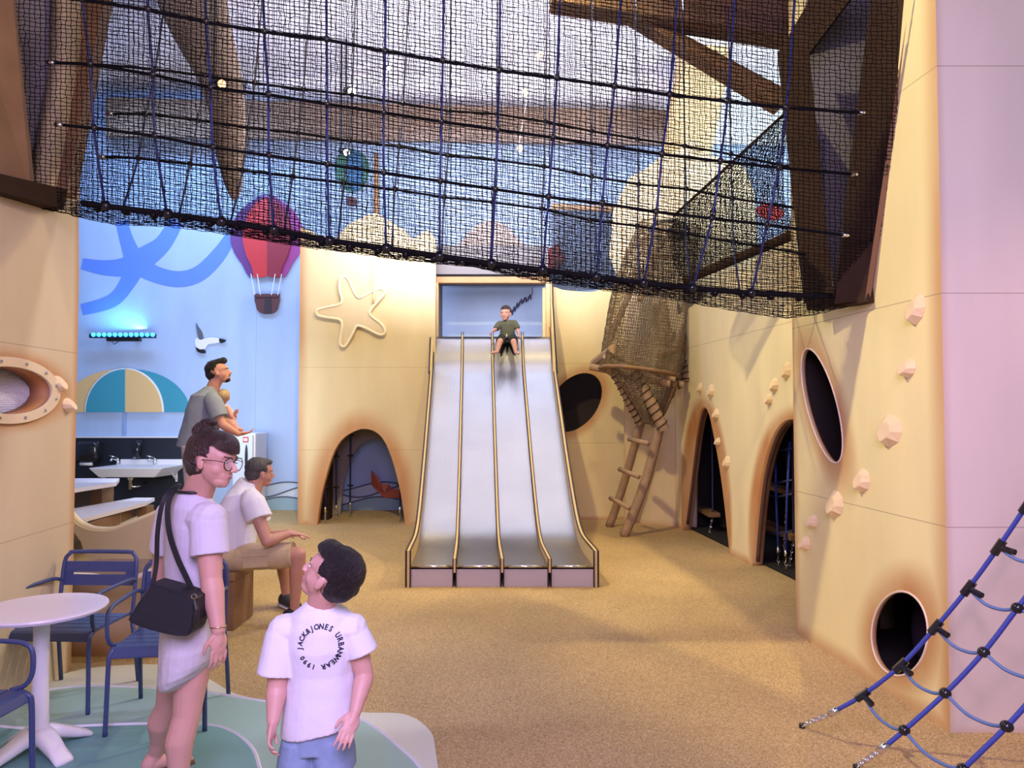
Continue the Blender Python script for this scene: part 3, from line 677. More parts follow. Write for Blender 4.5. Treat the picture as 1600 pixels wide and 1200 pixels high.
# slanted cream wall behind the ladder, rising to a peak
pA = G(975, 815); pB = G(1056, 823)
fm_d = (pB - pA); ang_ = math.atan2(fm_d.y, fm_d.x)
Uf = V((fm_d.x, fm_d.y, 0)).normalized(); Nf = Uf.cross(V((0, 0, 1)))
FM = Matrix(((Uf.x, 0, Nf.x, pA.x), (Uf.y, 0, Nf.y, pA.y), (0, 1, 0, 0), (0, 0, 0, 1)))
Lf = fm_d.length
def fuv(px, py):
    d = ray(px, py); t = (pA - CAM).dot(Nf) / d.dot(Nf); q = CAM + d * t - pA; return (q.dot(Uf), q.z)
topf = [(958, 455), (952, 400), (958, 330), (972, 300), (985, 276), (1012, 262), (1030, 246), (1056, 236), (1085, 215)]
struct(plate('wall_peak', FM, [(fuv(975, 800)[0], 0)] + [fuv(*q) for q in ((975, 460),)] + [fuv(*q) for q in topf[1:]] + [(fuv(1085, 500)[0], 0)], [], .1, wall_mat('cream_peak', (.74, .61, .36), edges=[(0, 0, .06), (1, 0, .1)], samt=.5)))
# tall column top right and cream wall behind the arches
tag(mk('leaning_column', MB().loft([(P(1108, 20, 11.2) + V((.1, 0, .6)), V((.46, 0, 0)), V((0, .2, 0))), (P(1095, 120, 11.2), V((.40, 0, 0)), V((0, .2, 0))), (P(1070, 250, 11.2), V((.38, 0, 0)), V((0, .2, 0))), (P(1068, 470, 11.2), V((.36, 0, 0)), V((0, .2, 0)))], 24, .6), mat('column_sand', (.60, .44, .22), .7, var=.12, vscale=2)), 'tall sand coloured leaning column reaching up to the ceiling at right', 'column')
DW, dw = back_plane(10.4)
pz = [(1062, 452), (1062, 330), (1075, 258), (1100, 238), (1135, 250), (1165, 262), (1178, 300), (1182, 360), (1186, 452)]
tag(plate('rock_panel', DW, [dw(*q) for q in pz], [], .1, wall_mat('rock_cream', (.62, .53, .34), samt=0)), 'cream rock shaped panel rising above the arched wall', 'panel')

# far decorations above
for (cx, cy, w, h, m, lab) in ((765, 398, 62, 52, M['pink_rock'], 'pale pink painted mountain above the slide'),):
    q = [(cx - w, cy + 30), (cx - w * .9, cy), (cx - w * .5, cy - h * .7), (cx - w * .1, cy - h), (cx + w * .3, cy - h * .95), (cx + w * .7, cy - h * .5), (cx + w, cy), (cx + w, cy + 30)]
    WM_, uvf = back_plane(YB - .03)
    tag(plate('mountain_panel', WM_, [(p.x, p.y) for p in cr([(*uvf(*z), 0) for z in q], 3)], [], .05, m), lab, 'wall decoration')
q = [(852, 392), (872, 380), (884, 404), (876, 418), (853, 420)]; WM_, uvf = back_plane(YB - .03)
tag(plate('kite', WM_, [uvf(*z) for z in q], [], .04, M['red_dark']), 'dark red kite behind the netting right of the slide frame', 'kite')
WM_, uvf = back_plane(YB - .03)
tag(plate('red_fish', WM_, [(p.x, p.y) for p in cr([(*uvf(*z), 0) for z in ((1182, 326), (1196, 318), (1214, 322), (1226, 334), (1212, 344), (1192, 340))], 4, True)], [], .04, M['red']), 'red fish shape on the blue wall at upper right', 'wall decoration')
tag(mk('net_pole', MB().tube([P(862, 322, 11.9), P(975, 328, 11.9)], .05, 10), M['log'], smooth=True), 'horizontal log holding the safety net above the oval opening', 'log')
tag(mk('safety_net', net_grid(lambda u, v: P(862 + 118 * u, 326 + (452 - 326) * v + 2 * math.sin(u * 6), 11.95), 50, 52, .006), mat('net_grey', (.06, .065, .08), .9)), 'dark safety net above the wall with the oval opening', 'safety net', kind='stuff')

# ------------------------------------------------------------------ tentacle, ceiling lamps, string lights
tp = [(292, -60, 60), (302, 10, 54), (322, 70, 46), (342, 120, 36), (354, 170, 29), (358, 220, 25), (361, 260, 19), (365, 292, 13), (367, 312, 5)]
rg = []
for x, y, w in cr(tp, 4): 
    c = P(x, y, 9.7); rr = w / F * 9.7; rg.append((c, V((rr, 0, 0)), V((0, rr * .45, 0))))
tag(mk('hanging_horn', MB().loft(rg, 20, .8), M['tentacle'], smooth=True), 'big tan horn shape hanging from the ceiling before the blue wall', 'ceiling decoration')
def lamp(px, py, Y, m, r, lab):
    c = P(px, py, Y); t = thing('stage_lamp', lab, 'lamp', V((c.x, Y, c.z)))
    d = V((c.x * -.3, -1, -.55)).normalized(); q = c - d * .22
    mk('housing', MB().tube([q, c], [r * .9, r * 1.1], 14), M['black'], t, smooth=True)
    mk('lens', MB().ell(c + d * .01, r, n=12, m=8), m, t, smooth=True)
    mk('bracket', MB().tube([q, V((q.x, q.y, 7.18))], .015, 6), M['black'], t)
lamp(549, 143, 10.6, M['lamp_white'], .055, 'bright white stage lamp behind the net, left of centre')
lamp(541, 238, 10.7, M['lamp_white'], .045, 'white stage lamp just above the green balloon')
lamp(346, 131, 9.2, M['lamp_red'], .05, 'red glowing stage lamp at upper left behind the net')
lamp(607, 107, 10.9, M['lamp_white'], .03, 'small white stage lamp high up left of centre')
sg = thing('string_light', 'thin cable with three small warm bulbs hanging behind the net', 'string light', P(810, 240, 10))
mk('cable', MB().tube([P(852, -10, 10), P(843, 60, 10), P(826, 140, 10), P(810, 228, 10)], .006, 5), mat('cable_white', (.6, .6, .6), .6), sg)
for x, y in ((843, 87), (820, 145), (812, 232)): mk('bulb', MB().ell(P(x, y, 9.97), (.04, .04, .05)), M['bulb'], sg, smooth=True)

# ------------------------------------------------------------------ blue wall decorations
def layer(name, px_pts, depth, th, m, parent, smooth_=True, closed=True):
    mm, uvf = back_plane(depth)
    pts = [uvf(*q) for q in px_pts]
    if smooth_: pts = [(p.x, p.y) for p in cr([(*p, 0) for p in pts], 4, closed)]
    return plate(name, mm, pts, [], th, m, parent)
# beach umbrella
um = thing('painted_umbrella', 'teal and sand striped beach umbrella on the blue wall above the sink', 'wall decoration', P(195, 645, YB))
arcx = lambda t, a: 208 + a * math.cos(t)
def dome(x0, x1, xt, yt=576, yb=644, n=14):  # gore between two arcs meeting at the top
    L = [(xt + (x0 - xt) * math.sin(t), yb - (yb - yt) * math.cos(t)) for t in [k * PI / 2 / n for k in range(n + 1)]]
    R = [(xt + (x1 - xt) * math.sin(t), yb - (yb - yt) * math.cos(t)) for t in [k * PI / 2 / n for k in range(n + 1)]]
    return L[::-1] + R[1:]
layer('panel', dome(96, 196, 188, 577), YB - .02, .02, M['sand_yellow'], um, False)
layer('panel', dome(196, 296, 204, 577), YB - .02, .02, M['teal'], um, False)
layer('trim_left', dome(132, 200, 196, 575), YB - .05, .02, M['mural_white'], um, False)
layer('trim_right', dome(194, 256, 196, 575), YB - .05, .02, M['mural_white'], um, False)
layer('panel', dome(134, 195.5, 195.5, 577), YB - .062, .02, M['teal'], um, False)
layer('panel', dome(195.5, 253, 195.5, 577), YB - .062, .02, M['sand_yellow'], um, False)
mk('pole', MB().box(P(195, 664, YB - .02), (.05, .03, .46)), mat('pole_blue', (.30, .42, .70), .5), um)
# balloon
ba = thing('painted_balloon', 'red and purple hot air balloon panel on the blue wall', 'wall decoration', P(417, 490, YB))
def mirror(pts, c): return pts + [(2 * c - x, y) for x, y in pts[::-1]]
hl = [(417, 309), (395, 314), (375, 330), (362, 354), (360, 375), (366, 395), (378, 413), (387, 430)]
layer('side_panel_left', hl + [(395, 430), (417, 400)], YB - .04, .02, M['purple'], ba)
layer('side_panel_right', [(834 - x, y) for x, y in hl + [(395, 430), (417, 400)]], YB - .04, .02, M['magenta'], ba)
hm = [(417, 309), (400, 316), (386, 335), (379, 360), (379, 378), (385, 400), (393, 416), (397, 434)]
layer('front_panel_left', hm + [(404, 434), (412, 433), (417, 431), (417, 370)], YB - .075, .02, M['red'], ba, False)
layer('front_panel_right', [(834 - x, y) for x, y in hm + [(404, 434), (412, 433), (417, 431), (417, 370)]], YB - .075, .02, M['red_dark'], ba, False)
for x0, x1 in ((392, 398), (402, 407), (430, 424), (440, 434)):
    mk('cord', MB().tube([P(x0, 428, YB - .09), P(x1, 461, YB - .09)], .008, 5), M['mural_white'], ba)
layer('basket', [(400, 463), (434, 463), (434, 478), (431, 486), (424, 490), (410, 490), (403, 486), (400, 478)], YB - .06, .03, M['basket'], ba)
layer('basket_stripe', [(414, 463), (423, 463), (424, 489), (412, 489)], YB - .07, .03, M['basket_dark'], ba, False)
layer('basket_rim', [(397, 459), (437, 459), (437, 464), (397, 464)], YB - .08, .035, M['basket'], ba, False)
# second balloon
b2 = thing('small_balloon', 'small green and blue hot air balloon seen through the net', 'wall decoration', P(550, 320, YB))
mm, uvf = back_plane(YB - .05)
plate('envelope', mm, [(p.x, p.y) for p in cr([(*uvf(*q), 0) for q in ((550, 234), (532, 241), (523, 260), (527, 280), (540, 297), (560, 297), (573, 280), (577, 260), (568, 241))], 4, True)], [], .04, M['green_balloon'], b2)
plate('stripe', back_plane(YB - .09)[0], [(p.x, p.y) for p in cr([(*uvf(*q), 0) for q in ((556, 236), (545, 244), (543, 270), (548, 296), (562, 296), (568, 270), (566, 246))], 4, True)], [], .03, M['blue_balloon'], b2)
mk('basket', MB().box(P(549, 315, YB - .06), (.16, .06, .12)), M['basket'], b2)
# seagull
gu = thing('painted_seagull', 'white seagull with black wing tips on the blue wall', 'wall decoration', P(325, 540, YB))
layer('body', [(305, 532), (308, 528), (316, 530), (328, 527), (340, 528), (346, 533), (338, 536), (325, 538), (320, 545), (313, 546), (306, 541)], YB - .03, .02, M['mural_white'], gu)
layer('wing_up', [(306, 505), (309, 510), (315, 519), (317, 529), (311, 530), (308, 520)], YB - .03, .02, mat('gull_grey', (.12, .13, .16), .6), gu)
layer('wing_tip', [(343, 529), (353, 532), (346, 536), (343, 534)], YB - .045, .02, M['black'], gu)
layer('tail', [(306, 543), (312, 546), (318, 546), (321, 551), (315, 552), (308, 549)], YB - .045, .02, M['black'], gu)
# tiny bird beside the man
gb = thing('painted_bird', 'tiny painted bird on the blue wall beside the grey-shirted man', 'wall decoration', P(358, 645, YB))
layer('head', [(353, 642), (356, 638), (360, 639), (363, 642), (358, 645)], YB - .03, .02, M['black'], gb)
layer('body', [(355, 645), (361, 645), (360, 656), (357, 656)], YB - .03, .02, M['mural_white'], gb)
# kite tail in the recess
kt = thing('kite_tail', 'dark kite tail with little bows on the wall behind the slide top', 'wall decoration', P(815, 480, YB))
pts = [(831, 449), (832, 456), (829, 464), (822, 468), (815, 471), (809, 477), (804, 483), (800, 488)]
kk = cr([(*q, 0) for q in pts], 6)
mk('string', MB().tube([P(p.x, p.y, YB - .01) for p in kk], .006, 5), M['red_dark'], kt)
bow_m = mat('bow_navy', (.02, .03, .10), .6)
for i in range(12, len(kk), 3):
    p = kk[i]; c = P(p.x, p.y, YB - .02); mk('bow', MB().box(c, (.025, .01, .09), Matrix.Rotation(.5 * (i % 2) - .2, 3, 'Y')), bow_m, kt)
# blue swirl of projected light, put into the colour of thin sheets
sw = thing('painted_light_swirl', 'large deep blue swirl of projected light, imitated in paint on the blue wall', 'wall decoration', P(215, 420, YB))
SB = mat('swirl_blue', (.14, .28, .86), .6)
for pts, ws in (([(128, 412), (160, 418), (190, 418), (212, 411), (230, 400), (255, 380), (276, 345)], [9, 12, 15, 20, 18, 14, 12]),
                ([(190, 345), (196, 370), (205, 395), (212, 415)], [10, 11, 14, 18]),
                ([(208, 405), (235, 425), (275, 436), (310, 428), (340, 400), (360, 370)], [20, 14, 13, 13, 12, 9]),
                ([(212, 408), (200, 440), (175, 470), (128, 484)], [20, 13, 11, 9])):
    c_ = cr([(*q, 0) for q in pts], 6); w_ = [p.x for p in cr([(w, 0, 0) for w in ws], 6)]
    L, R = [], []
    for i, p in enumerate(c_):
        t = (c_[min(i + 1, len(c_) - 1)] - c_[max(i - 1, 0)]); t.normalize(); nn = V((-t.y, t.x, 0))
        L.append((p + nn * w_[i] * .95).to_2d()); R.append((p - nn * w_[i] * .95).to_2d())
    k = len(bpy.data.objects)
    layer('light_swirl_band', [tuple(p) for p in L + R[::-1]], YB - .004 - .001 * (k % 5), .003, SB, sw, False)
# LED bar
lb = thing('led_bar', 'blue glowing stage light bar on the blue wall', 'lamp', P(192, 530, YB - .2))
mk('housing', MB().box(P(192, 525, YB - .2), (1.10, .08, .07)).box(P(194, 531, YB - .16), (.55, .1, .05)), M['black'], lb)
for k in range(12): mk('lens', MB().ell(P(146 + k * 8.4, 523, YB - .25), .036, n=10, m=8), M['led_blue'], lb, smooth=True)
mk('bracket', MB().box(P(170, 527, YB - .08), (.05, .18, .04)), M['black'], lb); mk('bracket', MB().box(P(214, 527, YB - .08), (.05, .18, .04)), M['black'], lb)
mk('cable', MB().tube([P(174, 531, YB - .15), P(178, 538, YB - .15), P(190, 531, YB - .15)], .008, 5), M['black'], lb)
area('led_bar_light', P(192, 512, YB - .16), P(192, 440, YB), .95, 9, (.10, .55, 1.0), .08)
# sea waves along the foot of the blue wall
wv = thing('wave_relief', 'layered grey white sea waves along the foot of the blue wall', 'wall decoration', (P(550, 795, YB).x, YB, 0))
def wave_top(y0, a, ph, x0=400, x1=640, per=150):
    return [(x, y0 + a * math.sin((x - x0) / per * 2 * PI + ph)) for x in range(x0, x1 + 1, 10)]
for y0, a, ph, Y_, m_ in ((760, 7, 2.6, YB - .03, mat('wave_pale', (.55, .66, .78), .6)), (768, 9, 1.2, YB - .07, mat('wave_white', (.66, .72, .78), .6)), (783, 7, 2.9, YB - .11, mat('wave_teal', (.30, .46, .54), .6))):
    mm, uvf = back_plane(Y_)
    tp_ = [uvf(*q) for q in wave_top(y0, a, ph)]
    plate('wave', mm, [(tp_[0][0], 0)] + tp_ + [(tp_[-1][0], 0)], [], .03, m_, wv)
    mk('crest', MB().tube([xyz(mm, p, .0) for p in tp_], .013, 5), mat('crest_dark', (.12, .15, .20), .6), wv)
# paper boat
pb = thing('paper_boat', 'orange folded paper boat on the waves seen through the left arch', 'wall decoration', P(600, 775, 12.4))
for nm, pts, m_ in (('sail', [(580, 735), (580, 757), (601, 771)], M['orange_dark']), ('sail', [(580, 735), (601, 771), (592, 748)], M['orange']), ('fold', [(601, 771), (594, 756), (607, 757)], M['orange_light']), ('fold', [(607, 757), (612, 764), (603, 770)], M['orange_dark']), ('hull', [(580, 757), (600, 771), (612, 764), (628, 765), (626, 778), (600, 778)], M['orange'])):
    layer(nm, pts, YB - .16, .03, m_, pb, False)

# navy splashback, sink, dispensers
x0 = P(60, 700, YB).x; x1 = P(292, 700, YB).x; zt2 = P(200, 684, YB - .05).z
struct(mk('trim_1', MB().box(((x0 + x1) / 2, YB - .04, zt2 / 2), (x1 - x0, .06, zt2)), M['navy_panel']))
struct(mk('trim_2', MB().box(((x0 + x1) / 2, YB - .05, zt2 + .012), (x1 - x0, .08, .024)), M['white_plastic']))
sk = thing('wash_basin', 'long white wall-hung double wash basin with two taps', 'sink', P(205, 745, 12.2))
def S(px, py, Y=12.2): return P(px, py, Y)
a = S(140, 731, 12.0); b_ = S(268, 731, 12.0); zz = S(200, 731, 12.0).z
mk('basin', MB().add([V((a.x, 11.95, zz)), V((b_.x - .12, 11.95, zz)), V((b_.x, 12.6, zz + .02)), V((a.x + .2, 12.6, zz + .02)),
                      V((a.x + .12, 12.05, zz - .16)), V((b_.x - .3, 12.05, zz - .16)), V((b_.x - .2, 12.55, zz - .16)), V((a.x + .3, 12.55, zz - .16))],
                     [(0, 1, 2, 3), (4, 7, 6, 5), (0, 4, 5, 1), (1, 5, 6, 2), (2, 6, 7, 3), (3, 7, 4, 0)]), M['white_plastic'], sk, bevel=.015)
mk('backsplash', MB().box(((a.x + b_.x) / 2 + .1, 12.58, zz + .05), (b_.x - a.x - .2, .04, .1)), M['white_plastic'], sk)
for px in (184, 242):
    c = S(px, 727, 12.5)
    mk('tap', MB().tube([V((c.x, 12.5, zz)), V((c.x, 12.5, zz + .12))], .028, 10).tube([V((c.x, 12.5, zz + .10)), V((c.x - .03, 12.36, zz + .12)), V((c.x - .03, 12.33, zz + .09))], .018, 8).tube([V((c.x, 12.5, zz + .13)), V((c.x - .10, 12.42, zz + .17))], .010, 6), M['chrome'], sk, smooth=True)
c = S(204, 750, 12.3)
mk('drain', MB().tube([V((c.x, 12.3, zz - .16)), V((c.x, 12.3, zz - .22)), V((c.x, 12.3, zz - .23)), V((c.x, 12.3, zz - .38))], [.05, .05, .03, .03], 10).tube([V((c.x, 12.3, zz - .34)), V((c.x + .10, 12.4, zz - .34)), V((c.x + .1, 12.6, zz - .3))], .018, 8), M['chrome'], sk, smooth=True)
for px in (158, 272): mk('bracket', MB().beam(V((S(px, 735, 12.5).x, 12.6, zz - .02)), V((S(px, 735, 12.5).x, 12.6, zz - .28)), .03, .03, (0, 1, 0)).beam(V((S(px, 735, 12.5).x, 12.3, zz - .03)), V((S(px, 735, 12.5).x, 12.6, zz - .25)), .025, .025), M['white_plastic'], sk)
c = S(217, 702, 12.5)
sd = thing('soap_dispenser', 'black curved soap dispenser above the wash basin', 'soap dispenser', V((c.x, 12.55, c.z - .15)))
mk('body', MB().loft([(V((c.x - .02, 12.56, c.z + .15)), V((.055, 0, 0)), V((0, .03, 0))), (V((c.x - .03, 12.52, c.z + .05)), V((.06, 0, 0)), V((0, .07, 0))), (V((c.x - .035, 12.51, c.z - .1)), V((.055, 0, 0)), V((0, .07, 0))), (V((c.x - .03, 12.53, c.z - .15)), V((.04, 0, 0)), V((0, .04, 0)))], 16), M['gloss_black'], sd, smooth=True)
mk('lever', MB().box((c.x - .035, 12.44, c.z - .14), (.05, .04, .03)), M['chrome'], sd)
c = S(137, 707, 12.45)
pd = thing('paper_dispenser', 'glossy black rounded paper towel dispenser at the left of the basin', 'paper dispenser', V((c.x, 12.5, c.z - .2)))
mk('body', MB().loft([(V((c.x, 12.5, c.z - .17)), V((.16, 0, 0)), V((0, .10, 0))), (V((c.x, 12.5, c.z - .1)), V((.19, 0, 0)), V((0, .13, 0))), (V((c.x, 12.5, c.z + .12)), V((.19, 0, 0)), V((0, .13, 0))), (V((c.x, 12.5, c.z + .18)), V((.16, 0, 0)), V((0, .10, 0)))], 24, .6), M['gloss_black'], pd, smooth=True)
mk('roll', MB().tube([V((c.x - .1, 12.42, c.z - .19)), V((c.x + .1, 12.42, c.z - .19))], .03, 10), M['white_plastic'], pd, smooth=True)
# white cabinet
cb = thing('white_cabinet', 'narrow white cabinet with a dark oval grip beside the blue wall', 'cabinet', (P(383, 690, 12.3).x, 12.3, 0))
zc = P(383, 677, 12.0).z
cx_ = P(381, 700, 12.0).x
mk('body', MB().box((cx_, 12.3, zc / 2), (.36, .56, zc)), M['white_plastic'], cb, bevel=.02)
mk('door', MB().box((cx_ - .01, 12.0, zc / 2), (.32, .04, zc - .06)), mat('cab_door', (.62, .70, .84), .4), cb, bevel=.01)
mk('grip', MB().ell((P(384, 715, 11.95).x, 11.97, P(384, 715, 11.95).z), (.022, .02, .21)), M['black'], cb, smooth=True)
mk('notice', MB().box((P(383, 687, 11.95).x, 11.975, P(383, 687, 11.95).z), (.09, .006, .09)), M['red'], cb)
mk('notice_panel', MB().box((P(383, 687, 11.95).x, 11.97, P(383, 687, 11.95).z), (.06, .006, .045)), M['white_plastic'], cb)
c = P(396, 708, 12.2)
tag(mk('door_latch', MB().tube([c + V((.02, -.1, -.16)), c + V((.02, -.1, .16))], .03, 10).tube([c + V((.05, -.13, -.1)), c + V((.05, -.13, .1))], .016, 8), M['chrome'], smooth=True), 'slim metal latch bar at the right side of the white cabinet', 'latch')

# picnic table and bench at far left
def slab_table(name, lab, cat, tl, th, leg, w):
    pass
tb = thing('picnic_table', 'white topped wooden table by the navy splashback', 'table', (P(140, 800, 10.2).x, 10.2, 0))
TA, TBp = P(180, 748, 10.6), P(108, 765, 8.6); zt3 = .72
mk('top', MB().add([V((TBp.x - .35, 8.7, zt3)), V((P(175, 750, 9.9).x, 10.0, zt3)), V((P(181, 748, 10.5).x, 10.6, zt3)), V((-7.6, 10.6, zt3)), V((TBp.x - .35, 8.7, zt3 - .05)), V((P(175, 750, 9.9).x, 10.0, zt3 - .05)), V((P(181, 748, 10.5).x, 10.6, zt3 - .05)), V((-7.6, 10.6, zt3 - .05))],
   [(0, 1, 2, 3), (4, 7, 6, 5), (0, 4, 5, 1), (1, 5, 6, 2), (2, 6, 7, 3), (3, 7, 4, 0)]), M['table_white'], tb)
mk('leg', MB().box((P(153, 780, 10.1).x, 10.2, .33), (.16, .3, .66)), M['wood_mid'], tb)
mk('side_board', MB().box((P(133, 780, 10.1).x - .35, 10.25, .40), (.75, .05, .40)), mat('board_grey', (.22, .19, .17), .8), tb)
bn = thing('picnic_bench', 'white topped wooden bench in front of the wooden table', 'bench', (P(190, 800, 9.0).x, 9.1, 0))
r1 = G(228, 781, .46); r2 = G(205, 781, .46); l1 = G(100, 806, .46); l2 = G(100, 818, .46)
vs = [V((l2.x, l2.y, .46)), V((G(228, 785, .46).x, G(228, 785, .46).y, .46)), V((r1.x, r1.y + .25, .46)), V((G(192, 782, .46).x, r1.y + .25, .46)), V((l1.x - .4, l1.y, .46))]
mk('seat', MB().add(vs + [v - V((0, 0, .045)) for v in vs], [(0, 1, 2, 3, 4), (9, 8, 7, 6, 5)] + [(i, (i + 1) % 5, 5 + (i + 1) % 5, 5 + i) for i in range(5)]), M['table_white'], bn)
mk('leg', MB().box((G(221, 788, .44).x, G(221, 788, .44).y + .12, .2), (.12, .2, .41)), M['wood_mid'], bn)
mk('leg', MB().box((G(150, 800, .44).x, G(150, 800, .44).y + .2, .2), (.3, .2, .41)), M['wood_tan'], bn)
mk('side_board', MB().beam(V((l2.x + .1, l2.y + .12, .33)), V((G(222, 786, .4).x - .02, G(222, 786, .4).y + .1, .33)), .04, .14), M['wood_mid'], bn)

# curvy low walls
lowm = wall_mat('cream_low', (.74, .60, .38), edges=[(1, 0, .1)], samt=.85)
def lowwall(name, Y, toppx, xl, xr, th, lab, m, holes=()):
    mm, uvf = back_plane(Y)
    t_ = [(p.x, p.y) for p in cr([(*uvf(*q), 0) for q in toppx], 6)]
    o = plate(name, mm, [(t_[0][0], 0)] + t_ + [(t_[-1][0], 0)], holes, th, m)
    tag(o, lab, 'low wall')
    return o, mm, t_
o_, mm_, t_ = lowwall('wave_partition', 7.6, [(100, 798), (118, 818), (135, 827), (152, 830), (175, 829), (200, 820), (230, 808), (262, 796), (300, 790)], 0, 0, .12, 'cream wavy low partition behind the blue chairs', lowm,
    [[back_plane(7.6)[1](*q) for q in ((104, 826), (116, 832), (126, 846), (133, 868), (137, 885), (104, 885))]])
tag(mk('partition_edge', MB().tube([xyz(mm_, p, -.06) + V((0, 0, .005)) for p in t_], .035, 6), mat('edge_cream', (.84, .72, .48), .5), smooth=True), 'pale rounded edge along the wavy low partition', 'edge')
o_, mm_, t_ = lowwall('planter_wall', 5.15, [(86, 905), (120, 905), (150, 908), (165, 914), (190, 913), (215, 905), (240, 893), (262, 885)], 0, 0, .10, 'brown cream low curved seat wall right behind the blue chairs', wall_mat('brown_low', (.52, .36, .20), edges=[(1, 0, .2)], samt=.85))
tag(mk('seat_edge', MB().tube([xyz(mm_, p, -.05) + V((0, 0, .005)) for p in t_], .03, 6), mat('edge_white', (.78, .68, .56), .5), smooth=True), 'pale rounded edge along the low curved seat wall', 'edge')

# wooden benches for the men
def bench(name, lab, x0, x1, y0, y1, h):
    t = thing(name, lab, 'bench', ((x0 + x1) / 2, (y0 + y1) / 2, 0))
    mk('seat', MB().box(((x0 + x1) / 2, (y0 + y1) / 2, h - .03), (x1 - x0, y1 - y0, .06)), M['wood_mid'], t, bevel=.008)
    for x in (x0 + .06, x1 - .06): mk('leg', MB().box((x, (y0 + y1) / 2 - .05, (h - .06) / 2), (.10, y1 - y0 - .15, h - .06)), M['wood_mid'], t, bevel=.006)
    return t
bench('wooden_bench', 'brown wooden bench under the seated man in khaki shorts', -3.5, -2.13, 5.72, 6.30, .44)
bench('wooden_platform', 'brown wooden block the man in the grey T-shirt stands on', -3.45, -2.72, 7.1, 7.75, .42)

# ------------------------------------------------------------------ floor mural
fmu = thing('floor_mural', 'teal and cream wave pattern inlaid in the floor under the table', 'floor pattern', (-1.6, 3.4, 0)); fmu['kind'] = 'structure'
def inlay(nm, px, z, m, n=5, line=True):
    w_ = cr([G(x, y) for x, y in px], n, True)
    mm = Matrix.Identity(4)
    o = plate(nm, mm, [(p.x, p.y) for p in w_], [], z, m, fmu, side=1)
    if line: mk('outline', MB().tube([V((p.x, p.y, z)) for p in w_], .009, 4, closed=True), M['mural_white'], fmu)
inlay('patch', [(40, 1085), (110, 1050), (190, 1040), (262, 1040), (320, 1058), (370, 1085), (450, 1100), (560, 1113), (630, 1116), (668, 1138), (680, 1170), (678, 1260), (560, 1500), (0, 1500), (-300, 1300), (-60, 1150)], .002, mat('mural_cream', (.60, .60, .50), .6), line=False)
inlay('patch', [(40, 1090), (110, 1075), (180, 1074), (260, 1078), (330, 1084), (420, 1098), (520, 1112), (570, 1128), (620, 1165), (662, 1215), (650, 1330), (500, 1500), (0, 1500), (-300, 1300), (-60, 1150)], .004, mat('mural_mint', (.30, .46, .40), .6))
inlay('patch', [(-100, 1150), (60, 1141), (140, 1136), (230, 1133), (320, 1134), (360, 1143), (390, 1165), (404, 1195), (410, 1260), (330, 1500), (0, 1600), (-300, 1400)], .006, mat('mural_teal', (.16, .34, .32), .6))

# ------------------------------------------------------------------ rope bridge
def inv(x, l, r, x0=50, x1=1360): t = (x - x0) / (x1 - x0); return 1 / ((1 - t) / l + t / r)
L1 = [(-60, -20), (130, 0), (230, 15), (325, 35), (415, 50), (510, 62), (600, 80), (690, 95), (780, 110), (870, 122), (960, 135), (1045, 148), (1135, 158), (1225, 168), (1340, 176), (1420, 178)]
L2 = [(-60, 88), (80, 98), (140, 100), (240, 117), (330, 137), (420, 148), (512, 163), (600, 176), (690, 190), (780, 203), (865, 215), (950, 228), (1035, 241), (1125, 252), (1215, 262), (1330, 272), (1420, 276)]
L3 = [(-60, 185), (95, 195), (145, 200), (240, 212), (330, 230), (420, 243), (512, 257), (600, 270), (688, 283), (775, 296), (858, 308), (943, 318), (1025, 331), (1112, 341), (1197, 351), (1315, 367), (1420, 375)]
BB = [(-60, 290), (65, 308), (135, 318), (260, 334), (345, 346), (425, 358), (515, 376), (605, 388), (687, 400), (770, 412), (850, 422), (940, 434), (1005, 442), (1080, 450), (1175, 458), (1290, 463), (1420, 466)]
SG = [(-60, 300), (65, 327), (130, 340), (180, 350), (260, 353), (310, 358), (400, 373), (480, 386), (560, 395), (620, 405), (680, 411), (740, 416), (790, 428), (850, 440), (960, 455), (1040, 465), (1090, 475), (1180, 490), (1230, 497), (1280, 490), (1310, 482), (1360, 472), (1420, 466)]
F1 = [(100, 96), (240, 108), (320, 118), (400, 130), (475, 140), (550, 148), (630, 162), (700, 173), (775, 178), (852, 190), (925, 205), (995, 217), (1070, 228), (1142, 241), (1220, 258), (1300, 266)]
F2 = [(100, 172), (175, 178), (230, 178), (310, 188), (390, 200), (467, 208), (547, 220), (625, 229), (700, 243), (775, 250), (850, 260), (925, 276), (998, 288), (1072, 295), (1145, 310), (1300, 334)]
F3 = [(100, 243), (160, 245), (215, 247), (296, 256), (378, 266), (457, 276), (537, 286), (617, 296), (693, 308), (770, 316), (846, 326), (922, 344), (995, 353), (1070, 365), (1145, 378), (1300, 404)]
dep = {'T': (3.86, 4.12), 'L1': (4.05, 4.32), 'L2': (4.13, 4.42), 'L3': (4.22, 4.52), 'B': (4.42, 4.78), 'S': (4.45, 4.80), 'F3': (4.66, 5.12), 'F2': (4.82, 5.42), 'F1': (4.95, 5.66), 'FT': (5.15, 6.0)}
def row(tab, key, x, dy=0): return P(x, interp(tab, x) + dy, inv(x, *dep[key]))
br = thing('rope_bridge', 'long black rope bridge with blue ropes and fine netting hung across the hall', 'rope bridge', (-.3, 4.6, 2.4))
TOPL = [(x, y - 190) for x, y in L1]
nearR = [('T', TOPL), ('L1', L1), ('L2', L2), ('L3', L3), ('B', BB)]
